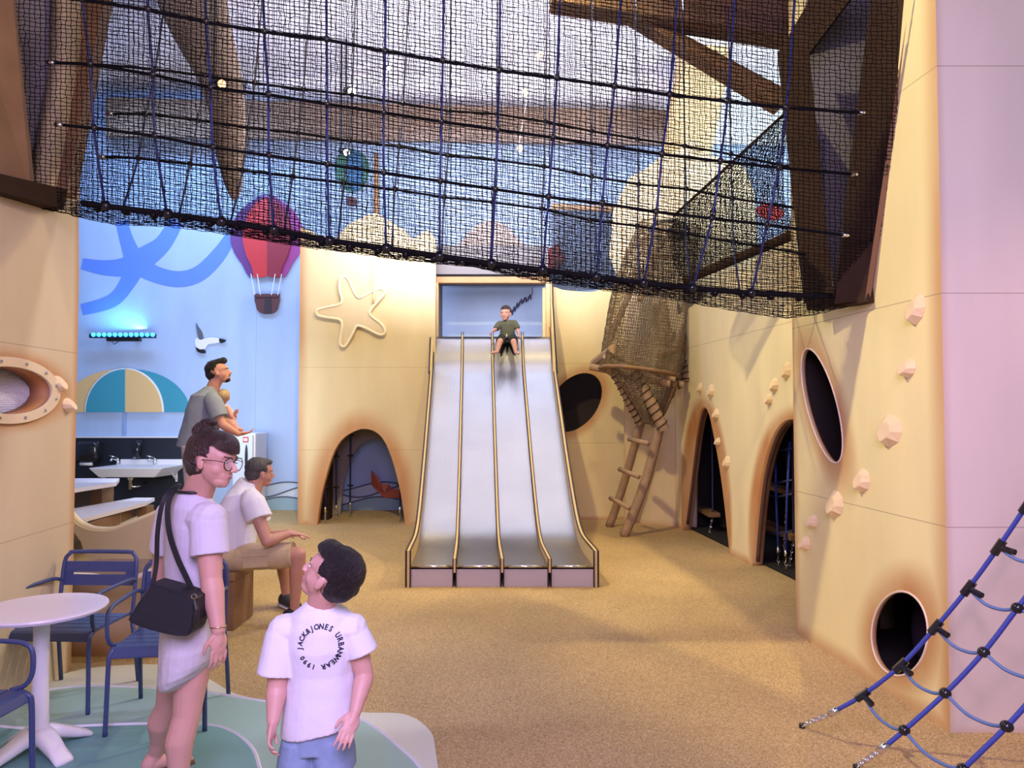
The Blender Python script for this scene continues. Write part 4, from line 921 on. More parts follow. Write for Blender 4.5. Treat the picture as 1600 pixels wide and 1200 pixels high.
def near_pt(u, v):
    x = -40 + u * 1440
    # v 0..1 from top to bottom along rows T,L1,L2,L3,B,S
    tabs = [('T', TOPL, 0), ('L1', L1, .33), ('L2', L2, .50), ('L3', L3, .67), ('B', BB, .88), ('S', SG, 1.0)]
    for i in range(5):
        if v <= tabs[i + 1][2] + 1e-9:
            t = (v - tabs[i][2]) / (tabs[i + 1][2] - tabs[i][2]); a = row(tabs[i][1], tabs[i][0], x); b = row(tabs[i + 1][1], tabs[i + 1][0], x)
            return a.lerp(b, t) - V((0, .015, 0))
nn_ = net_grid(near_pt, 178, 92, .0026, .0026)
o = mk('net_panel', nn_, M['net_black'], br, fixn=False); o['kind'] = 'stuff'
FTOP = [(x, y - 230) for x, y in F1]
def far_pt(u, v):
    x = 108 + u * 1180
    tabs = [('FT', FTOP, 0), ('F1', F1, .38), ('F2', F2, .54), ('F3', F3, .70), ('B', [(q, w + 2) for q, w in BB], .93), ('S', SG, 1.0)]
    for i in range(5):
        if v <= tabs[i + 1][2] + 1e-9:
            t = (v - tabs[i][2]) / (tabs[i + 1][2] - tabs[i][2]); a = row(tabs[i][1], tabs[i][0], x); b = row(tabs[i + 1][1], tabs[i + 1][0], x)
            return a.lerp(b, t) + V((0, .02, 0))
o = mk('net_panel', net_grid(far_pt, 168, 100, .0024, .0024), M['net_black'], br, fixn=False); o['kind'] = 'stuff'
for nm, tab, key, xa, xb, r in (('side_rope', L1, 'L1', 20, 1342, .0095), ('side_rope', L2, 'L2', 86, 1330, .0095), ('side_rope', L3, 'L3', 98, 1316, .0095),
                                ('side_rope', F1, 'F1', 138, 1262, .0085), ('side_rope', F2, 'F2', 178, 1262, .0085), ('side_rope', F3, 'F3', 165, 1270, .0085), ('bottom_rope', BB, 'B', 128, 1300, .019)):
    xs = [xa + (xb - xa) * k / 60 for k in range(61)]
    mk(nm, MB().tube([row(tab, key, x) for x in xs], r, 7), M['rope_black'], br, smooth=True)
    if nm == 'side_rope':
        for e, s in ((xa, -1), (xb, 1)):
            p = row(tab, key, e); q = row(tab, key, e + s * 12)
            mk('end_sleeve', MB().tube([p, q], r * 1.5, 8), M['chrome'], br, smooth=True)
nx = [(130, 142, 148, 165), (232, 240, 243, 262), (323, 330, 333, 346), (414, 420, 421, 428), (511, 512, 512, 515), (602, 600, 600, 604), (692, 690, 688, 687), (780, 778, 774, 768), (870, 864, 857, 848), (960, 949, 941, 932), (1046, 1034, 1025, 1006), (1136, 1125, 1112, 1082), (1228, 1216, 1198, 1174)]
for a, b, c, d in nx:
    x_t = a + (a - b) * 1.2
    pts = [row(TOPL, 'T', x_t), row(L1, 'L1', a), row(L2, 'L2', b), row(L3, 'L3', c), row(BB, 'B', d)]
    pts = cr([p - V((0, .008, 0)) for p in pts], 5)
    mk('hanger_rope', MB().tube(pts, .0075, 6), M['rope_navy'] if d in (165, 262) else M['rope_hang'], br, smooth=True)
    for t_, k_, x in ((L1, 'L1', a), (L2, 'L2', b), (L3, 'L3', c)): mk('clamp', MB().ell(row(t_, k_, x) - V((0, .008, 0)), (.021, .017, .021), n=10, m=6), M['gloss_black'], br, smooth=True)
    mk('clamp', MB().ell(row(BB, 'B', d), (.034, .03, .034), n=10, m=6), M['gloss_black'], br, smooth=True)
fx = [(243, 228, 216, 192), (320, 309, 297, 280), (398, 388, 379, 360), (474, 466, 457, 444), (550, 546, 537, 528), (630, 624, 617, 612), (702, 700, 694, 690), (776, 775, 770, 766), (852, 850, 847, 846), (925, 925, 922, 924), (996, 998, 996, 1000), (1070, 1072, 1071, 1080), (1142, 1144, 1146, 1156)]
for a, b, c, d in fx:
    pts = [row(FTOP, 'FT', a + (a - b) * 2), row(F1, 'F1', a), row(F2, 'F2', b), row(F3, 'F3', c), row(BB, 'B', d)]
    mk('hanger_rope', MB().tube(cr(pts, 5), .0065, 6), M['rope_navy'], br, smooth=True)
    for t_, k_, x in ((F1, 'F1', a), (F2, 'F2', b), (F3, 'F3', c)): mk('clamp', MB().ell(row(t_, k_, x), (.020, .016, .020), n=10, m=6), M['gloss_black'], br, smooth=True)
for x in range(150, 1290, 44):
    mk('bottom_clamp', MB().ell(row(BB, 'B', x, 4) + V((0, .02, 0)), (.026, .03, .024), n=8, m=6), M['gloss_black'], br, smooth=True)

# timber frames at both ends
fr_r = thing('bridge_frame', 'dark timber frame holding the right end of the rope bridge', 'timber frame', (2.2, 4.9, 2.35))
def quadbar(nm, pts, d, m, par):
    """bar given by the 4 photo corners of its front face with depths, extruded by d"""
    a = [P(x, y, Y) for x, y, Y in pts]; b = [p + V(d) for p in a]
    return mk(nm, MB().add(a + b, [(0, 1, 2, 3), (7, 6, 5, 4), (0, 4, 5, 1), (1, 5, 6, 2), (2, 6, 7, 3), (3, 7, 4, 0)]), m, par)
quadbar('post', [(1372, -60, 4.30), (1432, -60, 4.16), (1352, 470, 4.60), (1304, 474, 4.72)], (.05, .16, 0), M['wood_dark'], fr_r)
quadbar('edge_strip', [(1430, -60, 4.14), (1438, -60, 4.14), (1359, 470, 4.58), (1351, 470, 4.58)], (.02, .03, 0), mat('strip_ply', (.20, .10, .05), .6), fr_r)
quadbar('post', [(1218, 76, 5.35), (1264, 76, 5.20), (1302, 462, 4.90), (1260, 470, 5.05)], (.02, .10, 0), M['wood_dark'], fr_r)
quadbar('rafter', [(1300, -60, 5.0), (1372, -60, 4.62), (1264, 84, 5.19), (1218, 80, 5.34)], (.02, .10, 0), M['wood_dark'], fr_r)
quadbar('sill', [(1258, 456, 5.0), (1356, 436, 4.58), (1356, 472, 4.56), (1260, 484, 5.0)], (.10, .05, 0), M['wood_dark'], fr_r)
fr_l = thing('bridge_frame', 'brown timber frame holding the left end of the rope bridge', 'timber frame', (-2.7, 4.4, 2.85))
quadbar('post', [(-60, -60, 3.7), (14, -60, 3.95), (50, 308, 4.22), (-30, 284, 3.80)], (-.04, .10, 0), M['wood_mid'], fr_l)
quadbar('post', [(108, -60, 5.0), (172, -60, 5.05), (104, 300, 4.62), (46, 298, 4.52)], (-.03, .16, 0), M['wood_mid'], fr_l)
quadbar('sill', [(-40, 262, 3.72), (106, 296, 4.50), (100, 326, 4.50), (-40, 288, 3.72)], (-.12, .08, 0), M['wood_dark'], fr_l)
# timbers of the tower behind the right end
tw = thing('tower_timbers', 'heavy brown timbers crossing under the ceiling at upper right', 'timber beams', P(1100, 60, 6.6))
quadbar('beam', [(860, -60, 6.9), (1300, -60, 6.2), (1262, 58, 6.2), (1100, 36, 6.6), (860, 0, 6.9)][:1] + [(1290, -60, 6.2), (1262, 60, 6.2), (862, 0, 6.9)], (0, .25, 0), M['wood_mid'], tw)
quadbar('brace', [(960, 8, 6.9), (1010, 22, 6.85), (1226, 138, 6.3), (1222, 166, 6.3)], (0, .2, 0), M['wood_mid'], tw)
tag(mk('tower_beam', MB().beam(xyz(RW, (4.4, 3.3), .7), xyz(RW, (5.4, 3.3), .7), .1, .42), M['wood_dark']), 'dark cross beam inside the upper opening of the right wall', 'beam')
# fine tunnel net at the right behind the bridge
def tun(u, v):
    a = P(1052 + 190 * u, 338 - 175 * u, 7.6 - 1.0 * u); b = P(1070 + 176 * u, 438 - 74 * u, 7.6 - 1.0 * u)
    p = a.lerp(b, v); p.y += .35 * math.sin(v * PI); return p
tag(mk('tunnel_net', net_grid(tun, 90, 44, .0035, .003), M['net_black'], fixn=False), 'dark fine tunnel net sloping behind the bridge at right', 'safety net', kind='stuff')
tag(mk('tunnel_rail', MB().tube([tun(k / 12, 1.0) for k in range(13)], .05, 8).tube([tun(k / 12, 0) for k in range(13)], .014, 6), M['wood_dark'], smooth=True), 'dark curved rail under the tunnel net at right', 'rail')

# ------------------------------------------------------------------ crow's nest with ladder
LD = thing('log_ladder', 'rough log ladder leaning up to the net lookout', 'ladder', G(965, 832))
f1 = G(952, 823); f2 = G(975, 838); t1 = P(1003, 655, 10.45); t2 = P(1032, 662, 9.95)
mk('stile', MB().tube(cr([f1, f1.lerp(t1, .45) + V((.02, 0, 0)), t1], 5), .058, 10), M['log'], LD, smooth=True)
mk('stile', MB().tube(cr([f2, f2.lerp(t2, .5) + V((.05, 0, 0)), t2], 5), .065, 10), M['log'], LD, smooth=True)
for (xa, ya, xb, yb) in ((983, 686, 1012, 693), (968, 733, 998, 745), (954, 778, 983, 794)):
    mk('rung', MB().tube([P(xa, ya, 10.15), P(xb, yb, 9.75)], .034, 8), M['log'], LD, smooth=True)
NE = thing('net_lookout', 'log lookout nest wrapped in jute netting above the ladder', 'lookout', P(1005, 640, 10))
def logp(nm, a, b, r, m=None): return mk(nm, MB().tube([P(*a), P(*b)], r, 10), m or M['log'], NE, smooth=False)
logp('log', (922, 573, 10.3), (1068, 602, 10.0), .05)
logp('log', (930, 568, 10.6), (960, 545, 9.9), .075); logp('log', (948, 556, 10.0), (955, 582, 10.2), .06)
logp('log', (992, 578, 9.9), (1038, 672, 9.85), .075); logp('log', (960, 583, 10.1), (1000, 662, 10.3), .055)
logp('log', (1052, 600, 10.1), (1022, 668, 10.2), .05); logp('log', (1072, 596, 10.2), (1092, 490, 10.5), .06)
logp('log', (1055, 545, 10.2), (1090, 470, 10.6), .06); logp('log', (1030, 555, 10.0), (1082, 540, 10.4), .045)
logp('log', (1010, 590, 9.9), (1046, 600, 9.9), .06)
logp('log', (948, 553, 10.2), (1055, 593, 9.85), .035)
for a, b in (((1000, 420, 10.7), (940, 560, 10.3)), ((1035, 372, 10.8), (1000, 470, 10.5)), ((1100, 370, 10.9), (1092, 500, 10.6)), ((1010, 400, 10.4), (1120, 400, 10.6)), ((1000, 380, 10.4), (1040, 355, 10.5))): logp('log', a, b, .045)
jr = MB()
for (a, b, r) in (((992, 578, 9.9), (1038, 672, 9.85), .085), ((960, 583, 10.1), (1000, 662, 10.3), .065), ((1072, 596, 10.2), (1092, 490, 10.5), .07), ((962, 584, 10.28), (1068, 602, 10.0), .06)):
    A, B_ = P(*a), P(*b); d = (B_ - A).normalized(); x = d.cross(V((0, 1, 0))).normalized(); y = d.cross(x); nL = int((B_ - A).length / .09)
    jr.tube([A.lerp(B_, k / (nL * 8)) + (x * math.cos(k * PI / 4) + y * math.sin(k * PI / 4)) * r for k in range(nL * 8)], .007, 4)
mk('lashing', jr, M['rope_black'], NE)
# upper net curtain (tube) and funnel below
def tubept(rows, u, v):
    t = v * (len(rows) - 1); i = min(int(t), len(rows) - 2); t -= i
    def rp(r): cx, cy, hw, Y, dp = r; a = 2 * PI * u; return P(cx + hw * math.cos(a) * (1 + .05 * math.sin(7 * a)), cy + (hw * .10) * math.sin(a) + hw * .12 * math.cos(a), Y + dp * math.sin(a) * (1 + .1 * math.sin(9 * a)))
    return rp(rows[i]).lerp(rp(rows[i + 1]), t)
R_up = [(1050, 350, 48, 10.5, .45), (1035, 400, 56, 10.45, .5), (1018, 470, 62, 10.4, .55), (1008, 540, 64, 10.3, .55), (1000, 582, 62, 10.2, .55)]
R_dn = [(1005, 580, 58, 10.2, .5), (1010, 610, 42, 10.2, .4), (1016, 640, 24, 10.2, .25), (1018, 662, 12, 10.2, .12)]
o = mk('net_curtain', net_grid(lambda u, v: tubept(R_up, u, v), 110, 56, .0052, .003), M['jute'], NE, fixn=False); o['kind'] = 'stuff'
o = mk('net_funnel', net_grid(lambda u, v: tubept(R_dn, u, v), 70, 26, .0052, .003), M['jute'], NE, fixn=False); o['kind'] = 'stuff'
mk('net_hem', MB().tube([tubept(R_up, k / 40, 1.0) for k in range(40)], .03, 6, closed=True), M['wood_mid'], NE, smooth=True)
hp = P(1046, 360, 10.1)
mk('hoop', MB().tube([hp + V((.26 * math.cos(a), 0, .13 * math.sin(a))) for a in [k * PI / 12 for k in range(24)]], .03, 6, closed=True), M['black'], NE, smooth=True)
mk('dome', MB().ell(hp + V((.12, .05, -.02)), (.15, .12, .13)), M['black'], NE, smooth=True)
tag(mk('hanging_cloth', MB().add([P(1056, 455, 10.8), P(1094, 455, 10.8), P(1092, 490, 10.75), P(1082, 510, 10.7), P(1060, 500, 10.7), P(1056, 455, 10.84), P(1094, 455, 10.84), P(1092, 490, 10.79), P(1082, 510, 10.74), P(1060, 500, 10.74)], [(0, 1, 2, 3, 4), (9, 8, 7, 6, 5)] + [(i, (i + 1) % 5, 5 + (i + 1) % 5, 5 + i) for i in range(5)]), mat('cloth_grey', (.07, .08, .11), .8)), 'dark grey cloth hanging behind the net lookout', 'cloth')
tag(mk('grey_post', MB().box((P(1076, 560, 10.75).x, 10.82, 1.6), (.16, .12, 3.2)), mat('post_grey', (.50, .47, .38), .6)), 'pale grey post standing between the lookout and the arched wall', 'post')

# ------------------------------------------------------------------ foreground climbing net at right
CN = thing('climbing_net', 'bright blue rope climbing net with black clamps at the lower right', 'climbing net', (1.9, 3.6, 0))
def rp(nm, pts, r, m): return mk(nm, MB().tube(cr([P(*p) for p in pts], 6), r, 10), m, CN, smooth=True)
A = [(1310, 1108, 3.80), (1348, 1086, 3.74), (1407, 1040, 3.66), (1462, 980, 3.58), (1513, 919, 3.50), (1560, 855, 3.42), (1604, 790, 3.34), (1650, 722, 3.26), (1700, 650, 3.2)]
B2 = [(1388, 1162, 3.46), (1413, 1141, 3.44), (1477, 1083, 3.38), (1537, 1019, 3.32), (1590, 950, 3.26), (1650, 872, 3.2), (1720, 790, 3.14)]
C2 = [(1450, 1262, 3.18), (1505, 1202, 3.14), (1573, 1135, 3.08), (1640, 1060, 3.02), (1720, 970, 2.96)]
rp('main_rope', A + [(1756, 590, 3.13)], .0105, M['rope_blue']); rp('main_rope', B2 + [(1756, 742, 3.11)], .0105, M['rope_blue']); rp('main_rope', C2 + [(1772, 905, 3.05)], .0105, M['rope_blue'])
def lerp3(a, b, t): return tuple(a[i] + (b[i] - a[i]) * t for i in range(3))
def cross(a, b):
    m1 = lerp3(a, b, .33); m2 = lerp3(a, b, .7); m1 = (m1[0], m1[1] + 14, m1[2]); m2 = (m2[0], m2[1] + 12, m2[2]); rp('cross_rope', [a, m1, m2, b], .0078, M['rope_blue_light'])
for i in range(1, 7):
    cross(A[i], B2[i] if i < len(B2) else B2[-1])
for i in range(1, 5): cross(B2[i], C2[i])
for i in range(1, 7):
    p = P(*A[i]); d = (P(*A[i + 1]) - P(*A[i - 1])).normalized(); e = (P(*B2[min(i, 6)]) - p); e.z -= .03; e.normalize()
    mk('tee_clamp', MB().tube([p - d * .038, p + d * .038], .019, 8).tube([p, p + e * .075], .014, 8), M['gloss_black'], CN, smooth=False)
for T in (B2[1:6], C2[1:4]):
    for q in T: mk('ball_clamp', MB().ell(P(*q), (.026, .026, .024)), M['gloss_black'], CN, smooth=True)
for s0, s1, g in (((1310, 1108, 3.80), (1296, 1116, 3.82), G(1253, 1137)), ((1388, 1162, 3.46), (1372, 1175, 3.47), G(1338, 1202))):
    mk('sleeve', MB().tube([P(*s0), P(*s1)], .0175, 12), M['chrome'], CN, smooth=True)
    mk('chain', chain(P(*s1), g + V((0, 0, .012)), .008, 9), M['chrome'], CN, smooth=True)
    mk('anchor', MB().tube([g, g + V((0, 0, .02))], .016, 8), M['black'], CN)
e_ = P(*C2[0]); g = V((e_.x - .12, e_.y + .02, .0))
mk('chain', chain(e_, g, .008, 7), M['chrome'], CN, smooth=True)
# post carrying the net, beyond the frame
top_ = P(1760, 560, 3.15)
tag(mk('net_post', MB().tube([V((top_.x, 3.1, 0)), V((top_.x, 3.1, 3.0))], .06, 12), M['wood_mid'], smooth=True), 'round timber post carrying the blue climbing net', 'post')

# ------------------------------------------------------------------ table and chairs
TC = P(66, 948, 3.72); tz = TC.z
tbl = thing('round_table', 'round white pedestal table with a cross foot', 'table', (TC.x, TC.y, 0))
mk('table_top', MB().lathe([(.265, tz - .028), (.288, tz - .022), (.295, tz - .010), (.292, tz - .002), (.28, tz), (.0005, tz)], (TC.x, TC.y, 0), 64), M['table_white'], tbl, smooth=False)
mk('column', MB().lathe([(.055, .05), (.042, .14), (.036, .4), (.036, tz - .05), (.07, tz - .028)], (TC.x, TC.y, 0), 24), M['white_plastic'], tbl, smooth=True)
for k in range(4):
    a = math.radians(-32 + 90 * k); d = V((math.cos(a), math.sin(a), 0)); n_ = V((-d.y, d.x, 0)); o_ = V((TC.x, TC.y, 0))
    mk('foot', MB().loft([(o_ + V((0, 0, .10)), n_ * .055, V((0, 0, .045))), (o_ + d * .08 + V((0, 0, .085)), n_ * .05, V((0, 0, .035))), (o_ + d * .17 + V((0, 0, .045)), n_ * .042, V((0, 0, .028))), (o_ + d * .235 + V((0, 0, .018)), n_ * .045, V((0, 0, .017))), (o_ + d * .245 + V((0, 0, .014)), n_ * .04, V((0, 0, .012)))], 16, .7), M['white_plastic'], tbl, smooth=True)

def make_chair():
    t = thing('armchair', 'x', 'chair', (0, 0, 0)); r = .0125
    w = .235; m = M['chair_blue']; L = lambda nm, mb, s=True: mk(nm, mb, m, t, smooth=s, world=False)
    # local: +Y is the back, front towards -Y
    seat = MB(); prof = [(-.235, .405), (-.228, .432), (-.205, .448), (-.15, .452), (0, .445), (.12, .440), (.20, .44)]
    gaps = [(-.15, -.14), (-.06, -.052), (.03, .038), (.12, .128)]
    def zf(y): return interp([(p[0], p[1]) for p in prof], y)
    strips = [(-.235, -.148), (-.138, -.060), (-.050, .028), (.038, .116), (.126, .20)]
    for a, b in strips:
        ys = [a + (b - a) * k / 5 for k in range(6)]
        for i in range(5):
            y0, y1 = ys[i], ys[i + 1]; z0, z1 = zf(y0), zf(y1)
            seat.add([(-w + .01, y0, z0), (w - .01, y0, z0), (w - .01, y1, z1), (-w + .01, y1, z1), (-w + .01, y0, z0 - .006), (w - .01, y0, z0 - .006), (w - .01, y1, z1 - .006), (-w + .01, y1, z1 - .006)], [(0, 1, 2, 3), (7, 6, 5, 4), (0, 4, 5, 1), (2, 6, 7, 3), (1, 5, 6, 2), (3, 7, 4, 0)])
    for s in (-1, 1): seat.box((s * (w - .012), 0, .438), (.012, .42, .014))
    L('seat', seat, False)
    bk = [(-w, .21, .40), (-w, .235, .55), (-w + .004, .262, .74), (-w + .03, .272, .79), (-w + .07, .275, .803), (w - .07, .275, .803), (w - .03, .272, .79), (w - .004, .262, .74), (w, .235, .55), (w, .21, .40)]
    L('back_frame', MB().tube(cr(bk, 3), r, 8))
    bb = MB(); q = w - .012
    for z0, z1 in ((.60, .665), (.682, .745)):
        for (xa, xb) in ((-q, q),):
            y0 = .243 + (z0 - .60) * .14; y1 = .243 + (z1 - .60) * .14
            bb.add([(xa, y0, z0), (xb, y0, z0), (xb, y1, z1), (xa, y1, z1), (xa, y0 + .005, z0), (xb, y0 + .005, z0), (xb, y1 + .005, z1), (xa, y1 + .005, z1)], [(0, 1, 2, 3), (7, 6, 5, 4), (0, 4, 5, 1), (2, 6, 7, 3), (1, 5, 6, 2), (3, 7, 4, 0)])
    for s in (-1, 1): bb.box((s * (q - .025), .254, .673), (.06, .006, .03))
    L('backrest', bb, False)
    for s in (-1, 1):
        L('leg', MB().tube(cr([(s * w, -.19, .44), (s * w, -.222, .425), (s * (w + .004), -.236, .39), (s * (w + .008), -.24, .2), (s * (w + .012), -.245, .0)], 4), r, 8))
        L('leg', MB().tube([(s * w, .205, .43), (s * (w + .008), .245, .2), (s * (w + .012), .275, .0)], r, 8))
        L('armrest', MB().tube(cr([(s * w, .245, .63), (s * (w + .012), .16, .655), (s * (w + .018), -.10, .655), (s * (w + .018), -.19, .645), (s * (w + .018), -.225, .61), (s * (w + .016), -.228, .52), (s * (w + .010), -.20, .465), (s * w, -.14, .445)], 4), r * .9, 8))
    return t
CH = 'navy metal garden armchairs round the table'
c1 = make_chair(); c1['label'] = 'navy blue metal armchair right behind the round white table'; c1['group'] = CH
c1.location = (-2.60, 4.43, 0); c1.rotation_euler = (0, 0, math.radians(-2))
c2 = copy_tree(c1); c2['label'] = 'navy blue metal armchair hidden partly behind the standing woman'; c2.location = (-1.90, 4.17, 0); c2.rotation_euler = (0, 0, math.radians(8))
c3 = copy_tree(c1); c3['label'] = 'navy blue metal armchair cut off at the left edge, in front of the table'; c3.location = (-2.40, 3.13, 0); c3.rotation_euler = (0, 0, math.radians(86))

# ------------------------------------------------------------------ people
def remesh(name, mb, m, parent, voxel, iters=4, fold=0, fscale=7, cut=None):
    me = bpy.data.meshes.new(name); me.from_pydata([tuple(v) for v in mb.v], [], mb.f); me.update()
    b = bmesh.new(); b.from_mesh(me); bmesh.ops.recalc_face_normals(b, faces=b.faces); b.to_mesh(me); b.free()
    o = bpy.data.objects.new(name, me); C.objects.link(o)
    r = o.modifiers.new('r', 'REMESH'); r.mode = 'VOXEL'; r.voxel_size = voxel
    s = o.modifiers.new('s', 'SMOOTH'); s.factor = .5; s.iterations = iters
    dg = bpy.context.evaluated_depsgraph_get(); dg.update()
    me2 = bpy.data.meshes.new_from_object(o.evaluated_get(dg)); me2.name = name
    bpy.data.objects.remove(o); bpy.data.meshes.remove(me)
    n = len(me2.vertices); co = np.empty(n * 3, 'f'); no = np.empty(n * 3, 'f')
    me2.vertices.foreach_get('co', co); co = co.reshape(-1, 3)
    if fold:
        me2.vertices.foreach_get('normal', no); no = no.reshape(-1, 3)
        f = np.array([noise.noise(V((q[0] * fscale, q[1] * fscale, q[2] * fscale * .45))) + .5 * noise.noise(V((q[0] * fscale * 2.3 + 5, q[1] * fscale * 2.3, q[2] * fscale))) for q in co])
        co = co + no * (f * fold)[:, None]
    if cut is not None:                      # hairline: drop the shell where the face shows
        kill = [k for k, q in enumerate(co) if cut(V(q))]
    if parent is not None: co = co - np.array(parent.matrix_basis.translation, 'f')
    me2.vertices.foreach_set('co', np.ascontiguousarray(co, 'f').ravel()); me2.update()
    if cut is not None:
        b = bmesh.new(); b.from_mesh(me2); b.verts.ensure_lookup_table()
        bmesh.ops.delete(b, geom=[b.verts[k] for k in kill], context='VERTS'); b.to_mesh(me2); b.free()
    me2.materials.clear(); me2.materials.append(m); sm(me2)
    o = bpy.data.objects.new(name, me2); C.objects.link(o)
    if parent is not None: o.parent = parent
    return o

def hand(mb, wr, d, n, t, s=1.0, curl=25, splay=.03):
    d = V(d).normalized(); n = V(n); n = (n - d * n.dot(d)).normalized(); t = V(t); t = (t - d * t.dot(d) - n * t.dot(n)).normalized(); wr = V(wr)
    R = Matrix((t, n, d)).transposed()
    mb.ell(wr + d * .05 * s, (.039 * s, .0155 * s, .052 * s), R)
    mb.cap(wr, .022 * s, wr + d * .05 * s, .022 * s)
    for off, L, r in ((.030, .070, .0083), (.010, .078, .0085), (-.010, .072, .0082), (-.029, .056, .0074)):
        p = wr + d * .088 * s + t * off * s; a = math.radians(curl * .5); dirv = (d + t * off * splay * 40).normalized()
        for k, fr_ in enumerate((.45, .32, .26)):
            dd = dirv * math.cos(a) + n * math.sin(a); q = p + dd * L * fr_ * s
            mb.cap(p, (r - .0006 * k) * s, q, (r - .0006 * (k + 1)) * s, 8); p = q; a += math.radians(curl)
    p = wr + d * .028 * s + t * .028 * s; dd = (d * .75 + t * .6 + n * .35).normalized()
    q = p + dd * .036 * s; mb.cap(p, .0125 * s, q, .0098 * s, 8); q2 = q + (d * .95 + t * .15 + n * .3).normalized() * .032 * s; mb.cap(q, .0098 * s, q2, .0080 * s, 8)

def head(mb, c, f, u, h, parts=None, child=False):
    """c = middle of head; f facing, u up; returns local->world function"""
    f = V(f).normalized(); u = V(u); u = (u - f * u.dot(f)).normalized(); r = f.cross(u)
    R = Matrix((r, f, u)).transposed(); c = V(c)
    L = lambda x, y, z: c + R @ (V((x, y, z - .5)) * h)
    S3 = lambda a: tuple(q * h for q in a)
    mb.ell(L(0, -.07, .63), S3((.345, .43, .37)), R, 24, 16)
    mb.ell(L(0, .08, .42), S3((.285, .30, .36)), R, 24, 16)
    mb.ell(L(0, .16, .60), S3((.27, .24, .22)), R, 20, 12)
    mb.ell(L(0, .20, .15), S3((.17, .17, .13)), R); mb.ell(L(0, .215, .27), S3((.18, .18, .17)), R)
    mb.ell(L(0, .285, .10), S3((.085, .075, .07)), R)
    for s in (-1, 1):
        mb.ell(L(s * .155, .175, .36), S3((.115, .13, .13)), R)
        mb.ell(L(s * .345, -.02, .44), S3((.035, .075, .125)), R @ Matrix.Rotation(.18, 3, 'X'), 12, 8)
        mb.ell(L(s * .335, .01, .38), S3((.04, .04, .06)), R, 10, 8)
        mb.cap(L(s * .05, .375, .585), .030 * h, L(s * .20, .33, .59), .026 * h, 8)
        mb.ell(L(s * .045, .43, .345), S3((.035, .04, .03)), R, 8, 6)
    mb.cap(L(0, .37, .52), .035 * h, L(0, .475 if not child else .45, .37), .048 * h, 10)
    mb.ell(L(0, .375, .245), S3((.085, .030, .018)), R, 12, 8); mb.ell(L(0, .368, .208), S3((.072, .032, .020)), R, 12, 8)
    return L, R, S3
def face_parts(par, L, R, S3, h, hairm, eyes=True):
    if eyes:
        for s in (-1, 1):
            mk('eye', MB().ell(L(s * .120, .330, .495), S3((.048, .036, .022)), R, 14, 10), M['eye_white'], par, smooth=True)
            mk('iris', MB().ell(L(s * .120, .357, .495), S3((.020, .013, .020)), R, 10, 8), M['iris'], par, smooth=True)
            mk('eyebrow', MB().cap(L(s * .06, .405, .585), .012 * h, L(s * .21, .345, .60), .009 * h, 6), hairm, par, smooth=True)
    mk('lips', MB().ell(L(0, .388, .240), S3((.075, .020, .010)), R, 12, 8).ell(L(0, .382, .216), S3((.062, .020, .012)), R, 12, 8), M['lips'], par, smooth=True)

def hairline(L0, R, h, top=.80, side=.14, sweep=0.0, nape=.16, bang=0.0):
    """True where hair must be absent, in head coordinates (x right, y forward, z up; 1 = head height)"""
    Ri = R.inverted(); c0 = L0(0, 0, .5)
    def f(p):
        q = (Ri @ (p - c0)) / h; x, y, z = q.x, q.y, q.z + .5
        if z < nape: return True
        if y > .12 and z < top + sweep * x - .35 * x * x - bang * max(0, y - .12): return True
        if y > side - .25 * max(0, z - .55) and z < .62 and y > -.02: return True
        if abs(x) > .26 and z < .55 and y > -.11: return True
        return False
    return f
def limb(mb, pts):
    for i in range(len(pts) - 1): mb.cap(V(pts[i][0]), pts[i][1], V(pts[i + 1][0]), pts[i + 1][1], 16)
def mid(a, b, t=.5): return V(a).lerp(V(b), t)
def arm(mb, sh, el, wr, k=1.0):
    limb(mb, [(sh, .050 * k), (mid(sh, el, .45), .046 * k), (el, .038 * k), (mid(el, wr, .25), .040 * k), (mid(el, wr, .7), .030 * k), (wr, .025 * k)])
def leg(mb, hp_, kn_, an_, k=1.0, back=V((0, 0, 0))):
    limb(mb, [(hp_, .088 * k), (mid(hp_, kn_, .4), .080 * k), (mid(hp_, kn_, .85), .060 * k), (kn_, .056 * k), (mid(kn_, an_, .30) + back * .02, .058 * k), (mid(kn_, an_, .7), .040 * k), (an_, .034 * k)])
def foot(mb, an_, d, L=.22, k=1.0):
    d = V(d).normalized(); an_ = V(an_); n_ = V((-d.y, d.x, 0)); b = V((an_.x, an_.y, 0)) if an_.z < .3 else an_ - V((0, 0, .07))
    z0 = an_.z - .075 * k
    mb.cap(an_, .034 * k, V((an_.x, an_.y, z0 + .035 * k)) - d * .03, .034 * k)
    mb.loft([(V((an_.x, an_.y, z0 + .032 * k)) - d * .045 * k, n_ * .02 * k, V((0, 0, .02 * k))), (V((an_.x, an_.y, z0 + .035 * k)), n_ * .034 * k, V((0, 0, .035 * k))), (V((an_.x, an_.y, z0 + .028 * k)) + d * L * .4, n_ * .038 * k, V((0, 0, .028 * k))), (V((an_.x, an_.y, z0 + .018 * k)) + d * L * .68, n_ * .042 * k, V((0, 0, .018 * k))), (V((an_.x, an_.y, z0 + .013 * k)) + d * L * .82, n_ * .03 * k, V((0, 0, .012 * k)))], 14)

